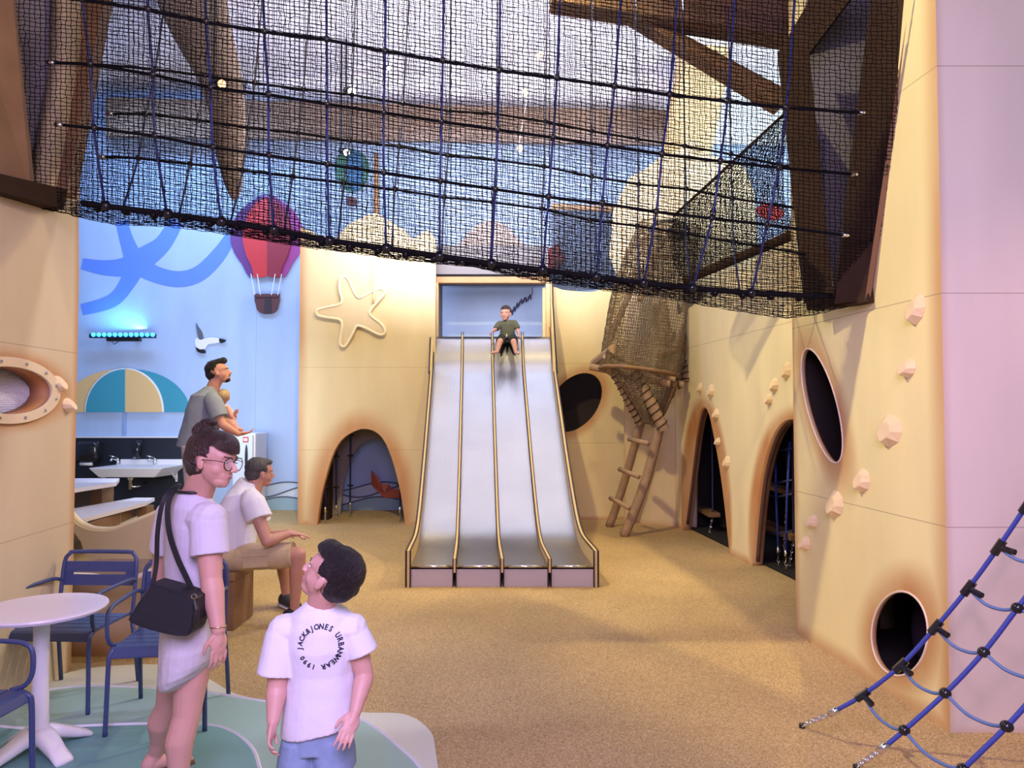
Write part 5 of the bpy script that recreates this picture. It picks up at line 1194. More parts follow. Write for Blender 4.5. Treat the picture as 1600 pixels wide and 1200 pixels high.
# ---------- woman
WY = 3.2
wm = thing('person', 'woman with dark hair in a bun, glasses, white T-shirt and skirt, head turned right', 'person', (P(300, 1000, WY).x, 3.25, 0))
body = MB()
hc = P(334, 718, 3.16)
hf = V((.88, -.22, -.12)); hu = V((.06, .05, 1))
Lw, Rw, Sw = head(body, hc, hf, hu, .235)
neckb = P(302, 778, 3.24)
body.cap(Lw(0, -.12, .30), .054, neckb, .058); body.cap(Lw(0, -.04, .25), .046, neckb + V((.025, 0, 0)), .054)
shL = P(268, 803, 3.30); shR = P(325, 810, 3.14); pel = P(300, 958, 3.28)
sx_ = (shR - shL).normalized()
body.loft([(pel, sx_ * .14, V((.03, .11, 0))), (pel + V((0, 0, .22)), sx_ * .11, V((.03, .09, 0))), (neckb - V((0, 0, .12)), sx_ * .12, V((.03, .09, 0))), (neckb - V((0, 0, .02)), sx_ * .07, V((.02, .06, 0)))], 20)
elR = P(330, 905, 3.10); wrR = P(341, 984, 3.04)
elL = P(250, 900, 3.38); wrL = P(275, 955, 3.5)
arm(body, shR, elR, wrR, 1.16); arm(body, shL, elL, wrL, 1.0); body.cap(shL, .05, shR, .05)
hand(body, wrR, P(343, 1050, 3.02) - wrR, V((-.75, .6, 0)), V((-.55, -.8, 0)), .98, 20)
hand(body, wrL, V((.3, .3, -1)), V((.8, -.4, 0)), V((.4, .8, 0)), .9, 25)
hipR = P(306, 985, 3.20); hipL = P(285, 985, 3.34)
knR = P(292, 1118, 3.16); anR = P(274, 1232, 3.12); knL = P(262, 1105, 3.42); anL = P(243, 1178, 3.52); anL.z = max(anL.z, .085); anR.z = .085
bk_ = V((-.6, -.5, 0))
leg(body, hipR, knR, anR, 1.0, bk_); leg(body, hipL, knL, anL, .96, bk_)
foot(body, anR, (.75, .6, 0), .2); foot(body, anL, (.75, .6, 0), .2)
remesh('body', body, M['skin_light'], wm, .0038, 7)
face_parts(wm, Lw, Rw, Sw, .235, M['hair_brown'])
hr = MB()
hr.ell(Lw(0, -.10, .665), Sw((.385, .455, .385)), Rw, 24, 16); hr.ell(Lw(0, -.20, .50), Sw((.365, .36, .36)), Rw, 20, 14)
hr.ell(Lw(0, .02, .70), Sw((.355, .43, .34)), Rw, 24, 16); hr.ell(Lw(0, .12, .68), Sw((.31, .322, .28)), Rw, 24, 16); hr.ell(Lw(0, .08, .78), Sw((.30, .36, .25)), Rw, 24, 16)
hr.ell(Lw(0, -.30, .30), Sw((.24, .20, .18)), Rw)
remesh('hair', hr, M['hair_brown'], wm, .004, 8, .0012, 22, cut=hairline(Lw, Rw, .235, .82, .10, 0, .14, .55))
bun = MB(); bc = Lw(.0, -.30, 1.01)
bun.ell(bc, (.046, .046, .036)); 
for k in range(7):
    a = k * 2 * PI / 7; bun.ell(bc + V((.027 * math.cos(a), .027 * math.sin(a), .006 * math.sin(3 * a))), (.024, .024, .026))
bun.ell(bc + V((.02, 0, .03)), (.036, .036, .02))
remesh('hair_bun', bun, M['hair_brown'], wm, .0035, 5, .002, 40)
# glasses
gl = MB()
for s in (-1, 1):
    c_ = Lw(s * .14, .44, .475)
    gl.tube([c_ + Rw @ V((.031 * math.cos(a), -s * .0 - .006 * abs(math.cos(a)), .027 * math.sin(a))) for a in [k * PI / 12 for k in range(24)]], .0022, 6, closed=True)
    gl.tube([c_ + Rw @ V((s * .031, -.004, .008)), Lw(s * .36, .28, .52), Lw(s * .365, .02, .50), Lw(s * .36, -.06, .44)], .0018, 5)
gl.tube([Lw(-.012, .47, .50), Lw(0, .485, .51), Lw(.012, .47, .50)], .0022, 5)
mk('glasses', gl, M['wood_dark'], wm, smooth=True)
gls = MB()
for s in (-1, 1):
    c_ = Lw(s * .14, .44, .475); gls.loft([(c_ - Rw @ V((0, .001, 0)), Rw @ V((.029, 0, 0)), Rw @ V((0, 0, .025))), (c_ + Rw @ V((0, .001, 0)), Rw @ V((.029, 0, 0)), Rw @ V((0, 0, .025)))], 20)
mk('lenses', gls, M['glass'], wm)
# T-shirt
ts = MB(); dn = V((.03, .12, 0))
ts.loft([(P(300, 968, 3.28), sx_ * .155, V((.03, .125, 0))), (P(299, 920, 3.28), sx_ * .145, V((.03, .12, 0))), (P(297, 870, 3.28), sx_ * .140, V((.03, .118, 0))), (P(298, 820, 3.26), sx_ * .150, V((.03, .118, 0))), (P(300, 790, 3.24), sx_ * .140, V((.03, .10, 0))), (P(300, 773, 3.235), sx_ * .088, V((.03, .075, 0))), (P(300, 768, 3.235), sx_ * .074, V((.03, .062, 0)))], 28)
ts.cap(shL + V((0, 0, -.002)), .064, shR + V((0, 0, -.002)), .074)
def sleeve(mb, sh, el, t, r0, r1, n=20):
    d = (V(el) - V(sh)); L = d.length; d.normalize(); a = d.cross(V((0, 1, 0))).normalized(); b = d.cross(a)
    pts = [(-.02, r0 * .8), (.02, r0), (t * .5 * L, (r0 + r1) / 2), (t * L, r1)]
    mb.loft([(V(sh) + d * q, a * r, b * r) for q, r in pts], n)
sleeve(ts, shR, elR, .60, .074, .078); sleeve(ts, shL, elL, .55, .064, .068)
remesh('t_shirt', ts, M['tee_lilac'], wm, .0042, 5, .0065, 9)
nk = [neckb + V((0, 0, .030)) + sx_ * (.084 * math.cos(a)) + V((.03, .074, 0)) * (math.sin(a) * 1.0) + V((0, 0, .004 - .006 * math.sin(a))) for a in [k * PI / 16 for k in range(32)]]
mk('collar', MB().tube([p + V((0, 0, -.006)) for p in nk], .0062, 6, closed=True), M['black'], wm, smooth=True)
# skirt
skt = MB()
skt.loft([(P(300, 930, 3.25), sx_ * .145, V((.03, .14, 0))), (P(300, 968, 3.25), sx_ * .160, V((.03, .165, 0))), (P(300, 1005, 3.24), sx_ * .158 + V((0, 0, .01)), V((.03, .185, 0))),
          (P(299, 1030, 3.24), sx_ * .152 + V((0, 0, .03)), V((.03, .19, 0))), (P(297, 1044, 3.24), sx_ * .146 + V((0, 0, .045)), V((.03, .19, 0))), (P(296, 1056, 3.24), sx_ * .122 + V((0, 0, .045)), V((.03, .175, 0))), (P(294, 1064, 3.24), sx_ * .075 + V((0, 0, .022)), V((.03, .13, 0)))], 28)
remesh('skirt', skt, M['skirt_white'], wm, .0042, 3, .004, 11)
# bracelet
hd = (P(343, 1050, 3.02) - wrR).normalized(); x_ = hd.cross(V((0, 1, 0))).normalized(); y_ = hd.cross(x_)
mk('bracelet', MB().tube([wrR - hd * .012 + x_ * .031 * math.cos(a) + y_ * .031 * math.sin(a) for a in [k * PI / 10 for k in range(20)]], .0022, 5, closed=True), M['gold'], wm, smooth=True)
for an_ in (anR, anL):
    d = V((.75, .6, 0)).normalized(); n_ = V((-d.y, d.x, 0)); b = V((an_.x, an_.y, 0))
    s_ = MB(); s_.loft([(b - d * .07 + V((0, 0, .006)), n_ * .02, V((0, 0, .006))), (b - d * .03 + V((0, 0, .008)), n_ * .038, V((0, 0, .008))), (b + d * .1 + V((0, 0, .008)), n_ * .045, V((0, 0, .008))), (b + d * .17 + V((0, 0, .007)), n_ * .035, V((0, 0, .007)))], 14)
    s_.tube([b + d * .09 + n_ * .045 + V((0, 0, .012)), b + d * .08 + V((0, 0, .068)), b + d * .09 - n_ * .045 + V((0, 0, .012))], .012, 6)
    mk('sandal', s_, M['sandal'], wm, smooth=True)
# shoulder bag
bg_ = thing('shoulder_bag', 'small black shoulder bag with a long strap worn across the woman', 'bag', P(258, 990, 3.05))
fb = [(233, 917, 3.0), (241, 913, 3.0), (300, 931, 2.98), (308, 940, 2.98), (301, 985, 2.97), (277, 994, 2.97), (206, 974, 2.99), (208, 955, 2.99)]
a = [P(*q) for q in cr(fb, 3, True)]; n = len(a); cc = sum(a, V()) / n
b = [p + V((.01, .10, 0)) for p in a]; a2_ = [cc + (p - cc) * .93 + V((0, -.015, 0)) for p in a]; b2_ = [cc + (p - cc) * .93 + V((.01, .115, 0)) for p in a]
rings = a2_ + a + b + b2_; fs = []
for j in range(3):
    for i in range(n): fs.append((j * n + i, j * n + (i + 1) % n, (j + 1) * n + (i + 1) % n, (j + 1) * n + i))
fs += [tuple(range(n - 1, -1, -1)), tuple(3 * n + i for i in range(n))]
mk('pouch', MB().add(rings, fs), M['bag_black'], bg_, smooth=False)
mk('zip', MB().tube([P(238, 915, 3.03), P(270, 921, 3.02), P(303, 934, 3.02)], .004, 6), M['chrome'], bg_, smooth=True)
def strap(nm, pts, w):
    c_ = cr([P(*q) for q in pts], 6); L_, R_ = [], []
    for i, p in enumerate(c_):
        t = (c_[min(i + 1, len(c_) - 1)] - c_[max(i - 1, 0)]).normalized(); s_ = t.cross(V((0, 1, 0))).normalized(); L_.append(p + s_ * w); R_.append(p - s_ * w)
    n = len(c_); vs = L_ + R_ + [p + V((0, .004, 0)) for p in L_] + [p + V((0, .004, 0)) for p in R_]; fs = []
    for i in range(n - 1): fs += [(i, i + 1, n + i + 1, n + i), (2 * n + i, 3 * n + i, 3 * n + i + 1, 2 * n + i + 1), (i, 2 * n + i, 2 * n + i + 1, i + 1), (n + i, n + i + 1, 3 * n + i + 1, 3 * n + i)]
    return mk(nm, MB().add(vs, fs), M['black'], bg_)
strap('strap', [(238, 916, 3.06), (244, 880, 3.10), (246, 830, 3.10), (254, 785, 3.11), (268, 765, 3.15), (282, 757, 3.20)], .0095)
strap('strap', [(306, 935, 3.04), (292, 905, 3.07), (276, 870, 3.08), (264, 830, 3.08), (262, 790, 3.10), (272, 766, 3.14), (284, 757, 3.19)], .0115)
mk('tassel', MB().cap(P(303, 938, 2.97), .006, P(307, 952, 2.96), .010).cap(P(307, 952, 2.96), .010, P(305, 972, 2.96), .014), M['black'], bg_, smooth=True)
mk('ring', MB().tube([P(303, 932, 2.96) + V((.010 * math.cos(k * PI / 6), 0, .010 * math.sin(k * PI / 6))) for k in range(12)], .002, 5, closed=True), M['chrome'], bg_)

# ---------- boy
by = thing('person', 'boy in white T-shirt with round letter print and denim shorts, seen from behind', 'person', (P(500, 1000, 2.5).x, 2.5, 0))
body = MB(); hb = P(516, 899, 2.47)
hfb = V((-.88, .22, .52)); hub = V((.45, -.10, .9))
Lb, Rb, Sb = head(body, hb, hfb, hub, .202, child=True)
nb = P(500, 950, 2.5)
body.cap(Lb(0, -.08, .28), .048, nb, .048); body.cap(Lb(0, .0, .2), .040, nb, .046)
sL = P(440, 992, 2.5); sR = P(551, 992, 2.5)
body.cap(P(450, 990, 2.5), .038, P(548, 986, 2.5), .038); body.loft([(P(497, 1150, 2.52), V((.105, 0, 0)), V((0, .08, 0))), (P(498, 1060, 2.52), V((.10, 0, 0)), V((0, .075, 0))), (P(500, 985, 2.51), V((.11, 0, 0)), V((0, .075, 0))), (nb, V((.05, 0, 0)), V((0, .05, 0)))], 20)
eL = P(433, 1075, 2.47); wL = P(427, 1126, 2.42); eR = P(570, 1055, 2.50); wR = P(555, 1112, 2.42)
arm(body, sL, eL, wL, .86); arm(body, sR, eR, wR, .80)
hand(body, wL, P(421, 1160, 2.38) - wL, V((.9, .1, 0)), V((.1, .9, 0)), .70, 32)
hand(body, wR, P(541, 1150, 2.37) - wR, V((-.2, .95, 0)), V((-.9, -.3, .1)), .72, 12)
hL = P(475, 1165, 2.52); hR = P(520, 1160, 2.52); kL = V((hL.x - .02, 2.54, .34)); kR = V((hR.x + .02, 2.52, .34)); aL = V((hL.x - .03, 2.52, .075)); aR = V((hR.x + .03, 2.50, .075))
leg(body, hL, kL, aL, .78); leg(body, hR, kR, aR, .78); foot(body, aL, (-.1, 1, 0), .2, .9); foot(body, aR, (.2, 1, 0), .2, .9)
remesh('body', body, M['skin_boy'], by, .0036, 6)
face_parts(by, Lb, Rb, Sb, .202, M['hair_black'])
hr = MB()
hr.ell(Lb(0, -.11, .68), Sb((.375, .44, .39)), Rb, 24, 16); hr.ell(Lb(0, -.20, .50), Sb((.345, .34, .34)), Rb, 20, 14)
hr.ell(Lb(0, .14, .86), Sb((.30, .28, .16)), Rb, 20, 14); hr.ell(Lb(0, .02, .70), Sb((.36, .42, .34)), Rb, 24, 16)
for k in range(0):
    a = k * 2.4; rr = .12 + .20 * (k / 26); p = Lb(rr * math.cos(a) * 1.2, -.12 + rr * math.sin(a) * 1.3, .98 - rr * .55); hr.cap(p, .014, p + Rb @ V((.02 * math.cos(a + .8), .02 * math.sin(a + .8), .002)), .006, 6)
remesh('hair', hr, M['hair_black'], by, .0038, 3, .0035, 34, cut=hairline(Lb, Rb, .202, .84, .12, 0, .15))
ts = MB()
ts.loft([(P(499, 1136, 2.52), V((.128, 0, .026)), V((0, .10, 0))), (P(499, 1125, 2.52), V((.126, 0, .022)), V((0, .10, 0))), (P(500, 1085, 2.52), V((.118, 0, .01)), V((0, .098, 0))), (P(502, 1045, 2.52), V((.116, 0, 0)), V((0, .096, 0))),
         (P(503, 1010, 2.51), V((.122, 0, 0)), V((0, .095, 0))), (P(503, 980, 2.51), V((.128, 0, 0)), V((0, .088, 0))), (P(502, 958, 2.505), V((.10, 0, 0)), V((0, .072, 0))), (P(501, 945, 2.50), V((.060, 0, 0)), V((0, .055, 0))), (P(501, 941, 2.5), V((.050, 0, 0)), V((0, .048, 0)))], 32)
ts.cap(P(445, 984, 2.5), .054, P(549, 982, 2.5), .055)
dL = P(430, 1060, 2.48); dR = P(569, 1032, 2.5)
sleeve(ts, P(444, 982, 2.5), dL, .92, .055, .064); sleeve(ts, P(550, 982, 2.5), dR, .78, .052, .056)
tee = remesh('t_shirt', ts, M['tee_white'], by, .0038, 5, .0048, 10)
mk('collar', MB().tube([P(501, 945, 2.5) + V((.056 * math.cos(a), .052 * math.sin(a), -.004)) for a in [k * PI / 14 for k in range(28)]], .006, 6, closed=True), M['tee_white'], by, smooth=True)
sh_ = MB()
for (h_, k_, w) in ((P(473, 1150, 2.52), P(468, 1204, 2.52), .075), (P(520, 1146, 2.52), P(523, 1196, 2.51), .072)):
    d = k_ - h_; sh_.loft([(h_, V((w * .9, 0, 0)), V((0, .085, 0))), (h_ + d * .5, V((w, 0, 0)), V((0, .09, 0))), (k_, V((w * 1.0, 0, 0)), V((0, .092, 0)))], 24)
sh_.loft([(P(497, 1165, 2.52), V((.118, 0, 0)), V((0, .092, 0))), (P(497, 1130, 2.52), V((.115, 0, 0)), V((0, .09, 0))), (P(498, 1115, 2.52), V((.110, 0, 0)), V((0, .085, 0)))], 24)
remesh('shorts', sh_, M['denim'], by, .004, 3, .003, 14)
for a_k in (aL, aR): mk('shoe', MB().loft([(V((a_k.x, a_k.y - .06, .03)), V((.03, 0, 0)), V((0, 0, .03))), (V((a_k.x, a_k.y, .045)), V((.042, 0, 0)), V((0, 0, .045))), (V((a_k.x, a_k.y + .1, .03)), V((.042, 0, 0)), V((0, 0, .03))), (V((a_k.x, a_k.y + .16, .02)), V((.03, 0, 0)), V((0, 0, .02)))], 14), M['shoe_sole'], by, smooth=True)
# print on the back of the shirt: each letter is laid onto the cloth
bpy.context.view_layer.update()
tm = tee.data
from mathutils.bvhtree import BVHTree
bv = BVHTree.FromPolygons([v.co.copy() for v in tm.vertices], [tuple(p.vertices) for p in tm.polygons])
offb = V(by.location)
txt = 'JACK&JONES URBANWEAR 1990 '
pr_ = MB(); cxp, cyp, rad = 499.5, 1011.5, 30.5
cP = P(cxp, cyp, 2.42); rm = rad / F * 2.42
for i, ch in enumerate(txt):
    if ch == ' ': continue
    cu = bpy.data.curves.new('t', 'FONT'); cu.body = ch; cu.size = .0232; cu.align_x = 'CENTER'; cu.align_y = 'CENTER'; cu.offset = .0009; cu.resolution_u = 3
    to = bpy.data.objects.new('t', cu); C.objects.link(to)
    dg = bpy.context.evaluated_depsgraph_get(); dg.update(); me = bpy.data.meshes.new_from_object(to.evaluated_get(dg)); bpy.data.objects.remove(to)
    ang = PI + .07 - (i + .0) * 2 * PI / len(txt)
    vs = []
    for v in me.vertices:
        x, y = v.co.x * .88, v.co.y
        dx = (rm + y) * math.cos(ang) + x * math.sin(ang); dz = (rm + y) * math.sin(ang) - x * math.cos(ang)
        o0 = V((cP.x + dx, 2.1, cP.z + dz)) - offb
        hit = bv.ray_cast(o0, V((0, 1, 0)))
        yy = (hit[0].y if hit[0] is not None else 2.43 - offb.y) - .0012
        vs.append(V((cP.x + dx, yy + offb.y, cP.z + dz)))
    pr_.add(vs, [tuple(p.vertices) for p in me.polygons]); bpy.data.meshes.remove(me)
pr_o = mk('print', pr_, M['print_black'], by, fixn=False)

# ---------- seated man
sm_ = thing('person', 'grey-haired man in a white T-shirt and khaki cargo shorts sitting on the bench', 'person', (P(380, 860, 6.0).x, 6.0, 0))
body = MB(); hs = P(407, 738, 6.02)
hfs = V((.80, .60, -.05)); Ls, Rs, Ss = head(body, hs, hfs, V((.25, .1, 1)), .235)
ns = P(394, 768, 6.0)
body.cap(Ls(0, -.10, .3), .066, ns, .072)
s1 = P(393, 780, 5.80); s2 = P(389, 774, 6.24); pv = V((P(366, 870, 6.0).x, 6.0, .53))
body.cap(s1, .06, s2, .06); body.loft([(pv, V((.12, 0, 0)), V((0, .17, 0))), (pv.lerp(ns, .5) - V((.04, 0, 0)), V((.10, 0, 0)), V((0, .13, 0))), (ns - V((.05, 0, .10)), V((.08, 0, .03)), V((0, .13, 0))), (ns, V((.06, 0, 0)), V((0, .07, 0)))], 20)
e1_ = P(417, 846, 5.74); w1_ = P(452, 834, 5.86); e2_ = P(418, 838, 6.32); w2_ = P(452, 832, 6.12)
arm(body, s1, e1_, w1_, 1.15); arm(body, s2, e2_, w2_, 1.1)
hand(body, w1_, V((.9, .35, -.1)), V((0, 0, -1)), V((-.3, .9, 0)), 1.0, 18); hand(body, w2_, V((.9, -.3, -.1)), V((0, 0, -1)), V((-.3, -.9, 0)), 1.0, 18)
hp1 = V((pv.x + .03, 5.88, .53)); hp2 = V((pv.x + .02, 6.14, .53)); k1 = P(466, 866, 5.86); k2 = P(440, 862, 6.40); an1 = P(460, 945, 5.95); an1.z = .10; an2 = P(447, 925, 6.42); an2.z = .10
leg(body, hp1, k1, an1, 1.08); leg(body, hp2, k2, an2, 1.04)
foot(body, an1, (.9, .4, 0), .24, 1.1); foot(body, an2, (.6, -.6, 0), .24, 1.1)
remesh('body', body, M['skin_tan'], sm_, .006, 3)
face_parts(sm_, Ls, Rs, Ss, .235, M['hair_grey'])
hr = MB(); hr.ell(Ls(0, -.12, .67), Ss((.37, .43, .365)), Rs, 20, 14); hr.ell(Ls(0, -.22, .48), Ss((.33, .32, .31)), Rs, 20, 14); hr.ell(Ls(0, .12, .86), Ss((.27, .26, .13)), Rs); hr.ell(Ls(.30, .05, .62), Ss((.06, .12, .14)), Rs); hr.ell(Ls(-.30, .05, .62), Ss((.06, .12, .14)), Rs)
remesh('hair', hr, M['hair_grey'], sm_, .006, 2, .003, 40, cut=hairline(Ls, Rs, .235, .80, .14, 0, .16))
ts = MB()
ts.loft([(pv + V((-.01, 0, -.02)), V((.165, 0, .02)), V((0, .21, 0))), (P(364, 850, 6.0), V((.18, 0, .03)), V((0, .22, 0))), (P(364, 822, 6.0), V((.185, 0, .05)), V((0, .23, 0))), (P(369, 795, 6.0), V((.170, 0, .06)), V((0, .24, 0))), (P(378, 770, 6.0), V((.130, 0, .03)), V((0, .21, 0))), (P(388, 756, 6.0), V((.088, 0, -.03)), V((0, .11, 0))), (P(391, 751, 6.0), V((.076, 0, -.035)), V((0, .085, 0)))], 28)
ts.cap(s1, .078, s2, .078); sleeve(ts, s1, e1_, .48, .094, .098); sleeve(ts, s2, e2_, .66, .086, .086)
remesh('t_shirt', ts, M['tee_white'], sm_, .0065, 4, .009, 8)
sh_ = MB()
for h_, k_ in ((hp1, k1), (hp2, k2)):
    d = (k_ - h_); a = d.normalized().cross(V((0, 0, 1))).normalized(); b = a.cross(d.normalized())
    sh_.loft([(h_ - d * .1, a * .115, b * .11), (h_ + d * .4, a * .115, b * .105), (h_ + d * .93, a * .098, b * .098)], 22)
sh_.loft([(pv - V((.06, 0, .04)), V((.11, 0, 0)), V((0, .20, 0))), (pv + V((0, 0, .10)), V((.15, 0, 0)), V((0, .19, 0)))], 22)
remesh('shorts', sh_, M['khaki'], sm_, .0065, 3, .007, 10)
d = (k1 - hp1); pk = hp1 + d * .42 + V((.0, -.112, 0))
mk('cargo_pocket', MB().box(pk, (.19, .014, .13), Matrix.Rotation(-math.atan2(d.z, d.x), 3, 'Y')).box(pk + V((0, -.008, .045)), (.2, .012, .05), Matrix.Rotation(-math.atan2(d.z, d.x), 3, 'Y')), M['khaki'], sm_, bevel=.004)
for an_, dd in ((an1, V((.9, .4, 0))), (an2, V((.6, -.6, 0)))):
    dd.normalize(); n_ = V((-dd.y, dd.x, 0)); b = V((an_.x, an_.y, 0))
    mk('shoe', MB().loft([(b - dd * .085 + V((0, 0, .055)), n_ * .03, V((0, 0, .045))), (b - dd * .02 + V((0, 0, .075)), n_ * .05, V((0, 0, .06))), (b + dd * .08 + V((0, 0, .06)), n_ * .052, V((0, 0, .045))), (b + dd * .18 + V((0, 0, .045)), n_ * .05, V((0, 0, .03))), (b + dd * .22 + V((0, 0, .035)), n_ * .03, V((0, 0, .015)))], 16), M['shoe_dark'], sm_, smooth=True)
    mk('sole', MB().loft([(b - dd * .095 + V((0, 0, .014)), n_ * .03, V((0, 0, .014))), (b - dd * .05 + V((0, 0, .016)), n_ * .052, V((0, 0, .016))), (b + dd * .12 + V((0, 0, .016)), n_ * .058, V((0, 0, .016))), (b + dd * .23 + V((0, 0, .016)), n_ * .03, V((0, 0, .014)))], 16), M['shoe_sole'], sm_, smooth=True)

# ---------- standing man with infant
st_ = thing('person', 'dark-haired man in a grey T-shirt standing in profile and carrying an infant', 'person', (P(318, 700, 7.35).x, 7.35, .42))
body = MB(); hm_ = P(342, 582, 7.35)
Lm, Rm, Sm = head(body, hm_, V((.95, .12, .22)), V((-.15, 0, 1)), .24)
nm_ = P(330, 612, 7.35)
body.cap(Lm(0, -.10, .3), .062, nm_, .066)
sA = P(332, 625, 7.18); sB = P(328, 622, 7.55); pm = P(312, 705, 7.38)
body.cap(sA, .058, sB, .058)
body.loft([(pm, V((.10, 0, 0)), V((0, .14, 0))), (pm.lerp(nm_, .5), V((.08, 0, 0)), V((0, .12, 0))), (nm_ - V((.02, 0, .10)), V((.08, 0, 0)), V((0, .13, 0))), (nm_, V((.06, 0, 0)), V((0, .07, 0)))], 20)
eA = P(348, 664, 7.13); wA = P(372, 678, 7.2); eB = P(346, 664, 7.58); wB = P(366, 652, 7.4)
arm(body, sA, eA, wA, 1.1); arm(body, sB, eB, wB, 1.05)
hand(body, wA, V((.8, .5, .1)), V((0, .3, 1)), V((-.3, .6, .3)), 1, 25); hand(body, wB, V((.3, -.7, .3)), V((1, 0, 0)), V((0, 0, 1)), 1, 20)
hA = V((pm.x, 7.26, pm.z - .02)); hB = V((pm.x, 7.48, pm.z - .02)); kA = V((pm.x + .03, 7.25, .88)); kB = V((pm.x + .02, 7.5, .88)); aA = V((pm.x, 7.25, .42 + .09)); aB = V((pm.x - .02, 7.5, .42 + .09))
leg(body, hA, kA, aA, 1.05); leg(body, hB, kB, aB, 1.05)
foot(body, aA, (1, 0, 0), .24, 1.1); foot(body, aB, (1, 0, 0), .24, 1.1)
remesh('body', body, mat('skin_standing', (.58, .28, .19), .5), st_, .007, 3)
face_parts(st_, Lm, Rm, Sm, .24, M['hair_black'])
hr = MB(); hr.ell(Lm(0, -.12, .70), Sm((.36, .42, .36)), Rm, 20, 14); hr.ell(Lm(0, -.24, .50), Sm((.31, .30, .30)), Rm, 20, 14); hr.ell(Lm(0, .14, .92), Sm((.27, .30, .16)), Rm); hr.ell(Lm(0, .28, .98), Sm((.20, .14, .10)), Rm)
remesh('hair', hr, M['hair_black'], st_, .006, 2, .006, 40, cut=hairline(Lm, Rm, .24, .84, .12, 0, .2))
remesh('beard', MB().ell(Lm(0, .24, .12), Sm((.16, .16, .10)), Rm).ell(Lm(0, .40, .285), Sm((.10, .04, .02)), Rm), M['hair_black'], st_, .005, 2)
ts = MB()
ts.loft([(P(308, 697, 7.38), V((.20, 0, 0)), V((0, .20, 0))), (P(312, 675, 7.38), V((.18, 0, 0)), V((0, .195, 0))), (P(318, 640, 7.36), V((.16, 0, 0)), V((0, .19, 0))), (P(322, 618, 7.36), V((.13, 0, 0)), V((0, .19, 0))), (P(328, 607, 7.35), V((.075, 0, 0)), V((0, .10, 0))), (P(329, 604, 7.35), V((.065, 0, 0)), V((0, .075, 0)))], 28)
ts.cap(sA, .080, sB, .074); sleeve(ts, sA, eA, .72, .086, .084); sleeve(ts, sB, eB, .7, .076, .076)
remesh('t_shirt', ts, M['tee_grey'], st_, .007, 4, .009, 7)
sh_ = MB()
for h_, k_ in ((hA, kA), (hB, kB)): sh_.loft([(h_ + V((0, 0, .08)), V((.13, 0, 0)), V((0, .11, 0))), (k_.lerp(h_, .1), V((.105, 0, 0)), V((0, .10, 0)))], 20)
remesh('shorts', sh_, mat('short_pink', (.68, .56, .56), .85), st_, .007, 3, .006, 10)
for a_k in (aA, aB): mk('shoe', MB().loft([(V((a_k.x - .09, a_k.y, .46)), V((0, .03, 0)), V((0, 0, .04))), (V((a_k.x, a_k.y, .475)), V((0, .05, 0)), V((0, 0, .055))), (V((a_k.x + .12, a_k.y, .455)), V((0, .05, 0)), V((0, 0, .035))), (V((a_k.x + .2, a_k.y, .445)), V((0, .03, 0)), V((0, 0, .02)))], 16), M['shoe_dark'], st_, smooth=True)
# infant
inf = thing('person', 'infant with fair hair held against the chest of the man in grey', 'person', P(354, 655, 7.36))
body = MB(); hi_ = P(349, 621, 7.42)
Li, Ri, Si = head(body, hi_, V((-.3, .9, .2)), V((.1, 0, 1)), .165, child=True)
body.loft([(P(352, 664, 7.40), V((.07, 0, 0)), V((0, .06, 0))), (P(352, 642, 7.40), V((.068, 0, 0)), V((0, .06, 0))), (P(350, 632, 7.41), V((.04, 0, 0)), V((0, .04, 0)))], 16)
limb(body, [(P(354, 660, 7.33), .05), (P(364, 664, 7.27), .045), (P(371, 673, 7.27), .03)]); limb(body, [(P(371, 673, 7.27), .026), (P(377, 671, 7.26), .02)])
limb(body, [(P(354, 660, 7.47), .05), (P(364, 664, 7.5), .045), (P(368, 675, 7.5), .03)]); limb(body, [(P(356, 638, 7.34), .028), (P(362, 650, 7.3), .024), (P(366, 655, 7.3), .018)])
limb(body, [(P(346, 638, 7.48), .028), (P(344, 628, 7.52), .024)])
hand(body, P(366, 655, 7.3), V((.4, 0, -1)), V((-1, 0, 0)), V((0, 1, 0)), .45, 25); hand(body, P(344, 628, 7.52), V((0, .3, 1)), V((1, 0, 0)), V((0, 1, 0)), .45, 25)
remesh('body', body, M['skin_light'], inf, .006, 3)
remesh('hair', MB().ell(Li(0, -.12, .68), Si((.37, .43, .37)), Ri), M['hair_blond'], inf, .006, 2, .003, 40)
remesh('romper', MB().loft([(P(352, 665, 7.40), V((.078, 0, 0)), V((0, .07, 0))), (P(352, 642, 7.40), V((.078, 0, 0)), V((0, .07, 0))), (P(350, 633, 7.41), V((.05, 0, 0)), V((0, .05, 0)))], 16), mat('romper', (.70, .66, .60), .8), inf, .006, 3)

# ---------- toddler on the slide
td = thing('person', 'toddler in an olive T-shirt sitting at the top of the slide', 'person', P(791, 530, 11.1))
body = MB(); TY = 11.08
ht = P(790, 490, TY - .03)
Lt, Rt, St = head(body, ht, V((-.25, -.95, -.05)), V((0, -.05, 1)), .225, child=True)
nt_ = P(791, 502, TY); body.cap(Lt(0, -.06, .28), .038, nt_, .042)
pt_ = P(793, 529, TY + .02); ta = P(780, 506, TY); tb_ = P(804, 504, TY)
body.loft([(pt_, V((.095, 0, 0)), V((0, .08, 0))), (pt_.lerp(nt_, .6), V((.095, 0, 0)), V((0, .075, 0))), (nt_, V((.04, 0, 0)), V((0, .04, 0)))], 18); body.cap(ta, .034, tb_, .034)
ea = P(775, 514, TY - .05); wa = P(769, 518, TY - .14); eb = P(808, 514, TY - .02); wb = P(811, 522, TY - .12)
limb(body, [(ta, .034), (ea, .028), (wa, .020)]); limb(body, [(tb_, .034), (eb, .028), (wb, .020)])
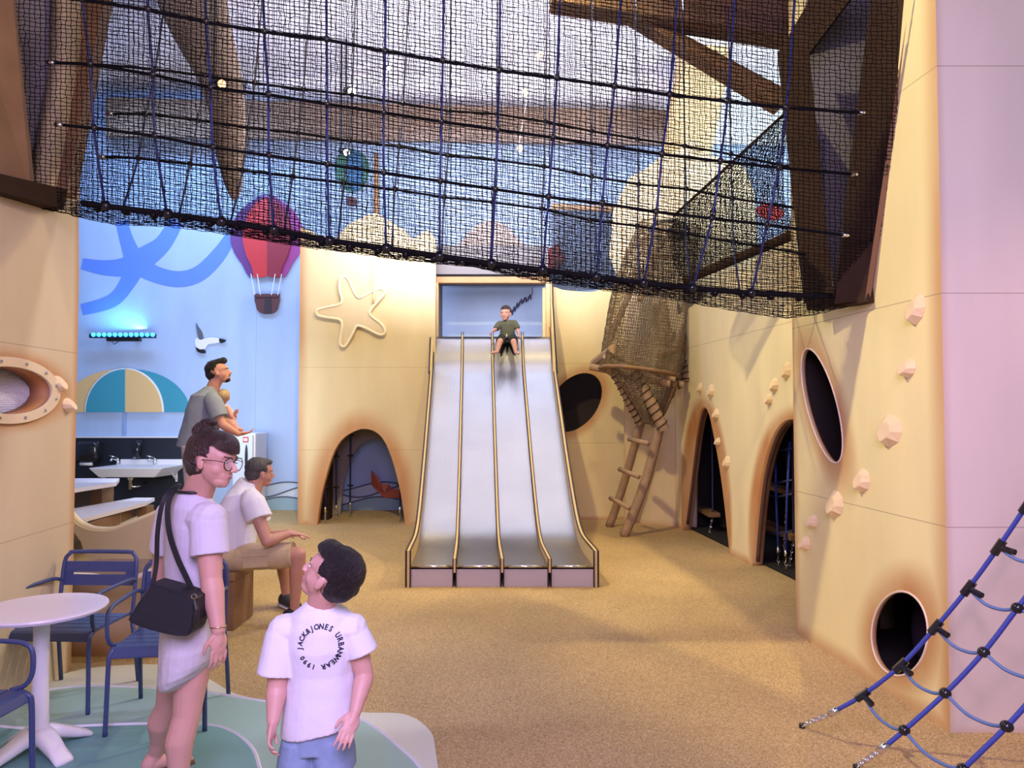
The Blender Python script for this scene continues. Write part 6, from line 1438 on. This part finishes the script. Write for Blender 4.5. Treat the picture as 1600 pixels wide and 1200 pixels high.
hand(body, wa, V((-.5, -.5, -.5)), V((.3, 0, -1)), V((.7, -.5, 0)), .55, 30); hand(body, wb, V((.2, -.5, -.7)), V((-.3, 0, -1)), V((-.7, -.5, 0)), .55, 30)
ka = P(781, 534, TY - .27); kb = P(803, 535, TY - .27); aa = P(777, 550, TY - .33); ab_ = P(806, 551, TY - .33)
limb(body, [(P(785, 529, TY), .058), (ka, .045), (ka.lerp(aa, .3), .040), (aa, .025)]); limb(body, [(P(800, 529, TY), .058), (kb, .045), (kb.lerp(ab_, .3), .040), (ab_, .025)])
limb(body, [(aa, .025), (aa + V((-.07, -.09, -.02)), .02)]); limb(body, [(ab_, .025), (ab_ + V((.03, -.11, -.02)), .02)])
for b0, dd in ((aa + V((-.07, -.09, -.02)), V((-.6, -.75, 0))), (ab_ + V((.03, -.11, -.02)), V((.25, -.95, 0)))):
    for k in range(5): s_ = V((-dd.y, dd.x, 0)) * (k - 2) * .010; body.cap(b0 + s_, .009, b0 + s_ + dd * (.028 - abs(k - 1) * .003), .007, 6)
remesh('body', body, M['skin_light'], td, .0055, 3)
face_parts(td, Lt, Rt, St, .225, M['hair_brown'])
remesh('hair', MB().ell(Lt(0, -.09, .69), St((.372, .45, .385)), Rt, 20, 14).ell(Lt(0, .12, .80), St((.29, .30, .22)), Rt), M['hair_brown'], td, .005, 2, .003, 40, cut=hairline(Lt, Rt, .225, .80, .10, 0, .18))
ts = MB(); ts.loft([(P(793, 529, TY), V((.115, 0, 0)), V((0, .10, 0))), (P(793, 518, TY), V((.112, 0, 0)), V((0, .095, 0))), (P(792, 507, TY), V((.105, 0, 0)), V((0, .085, 0))), (P(791, 502, TY), V((.055, 0, 0)), V((0, .055, 0)))], 24)
ts.cap(ta, .044, tb_, .044); sleeve(ts, ta, ea, 1.0, .048, .050); sleeve(ts, tb_, eb, .95, .048, .048)
remesh('t_shirt', ts, M['tee_olive'], td, .0055, 3, .005, 14)
sh_ = MB()
for h_, k_ in ((P(785, 529, TY), ka), (P(800, 529, TY), kb)):
    d = (k_ - h_); a = d.normalized().cross(V((0, 0, 1))).normalized(); b = a.cross(d.normalized()); sh_.loft([(h_ - d * .2, a * .078, b * .072), (h_ + d * .8, a * .068, b * .066)], 20)
remesh('shorts', sh_, M['short_dark'], td, .0055, 3, .003, 14)
mk('drawstring', MB().tube([P(792, 522, TY - .13), P(791, 527, TY - .15)], .008, 6), M['white_plastic'], td, smooth=True)
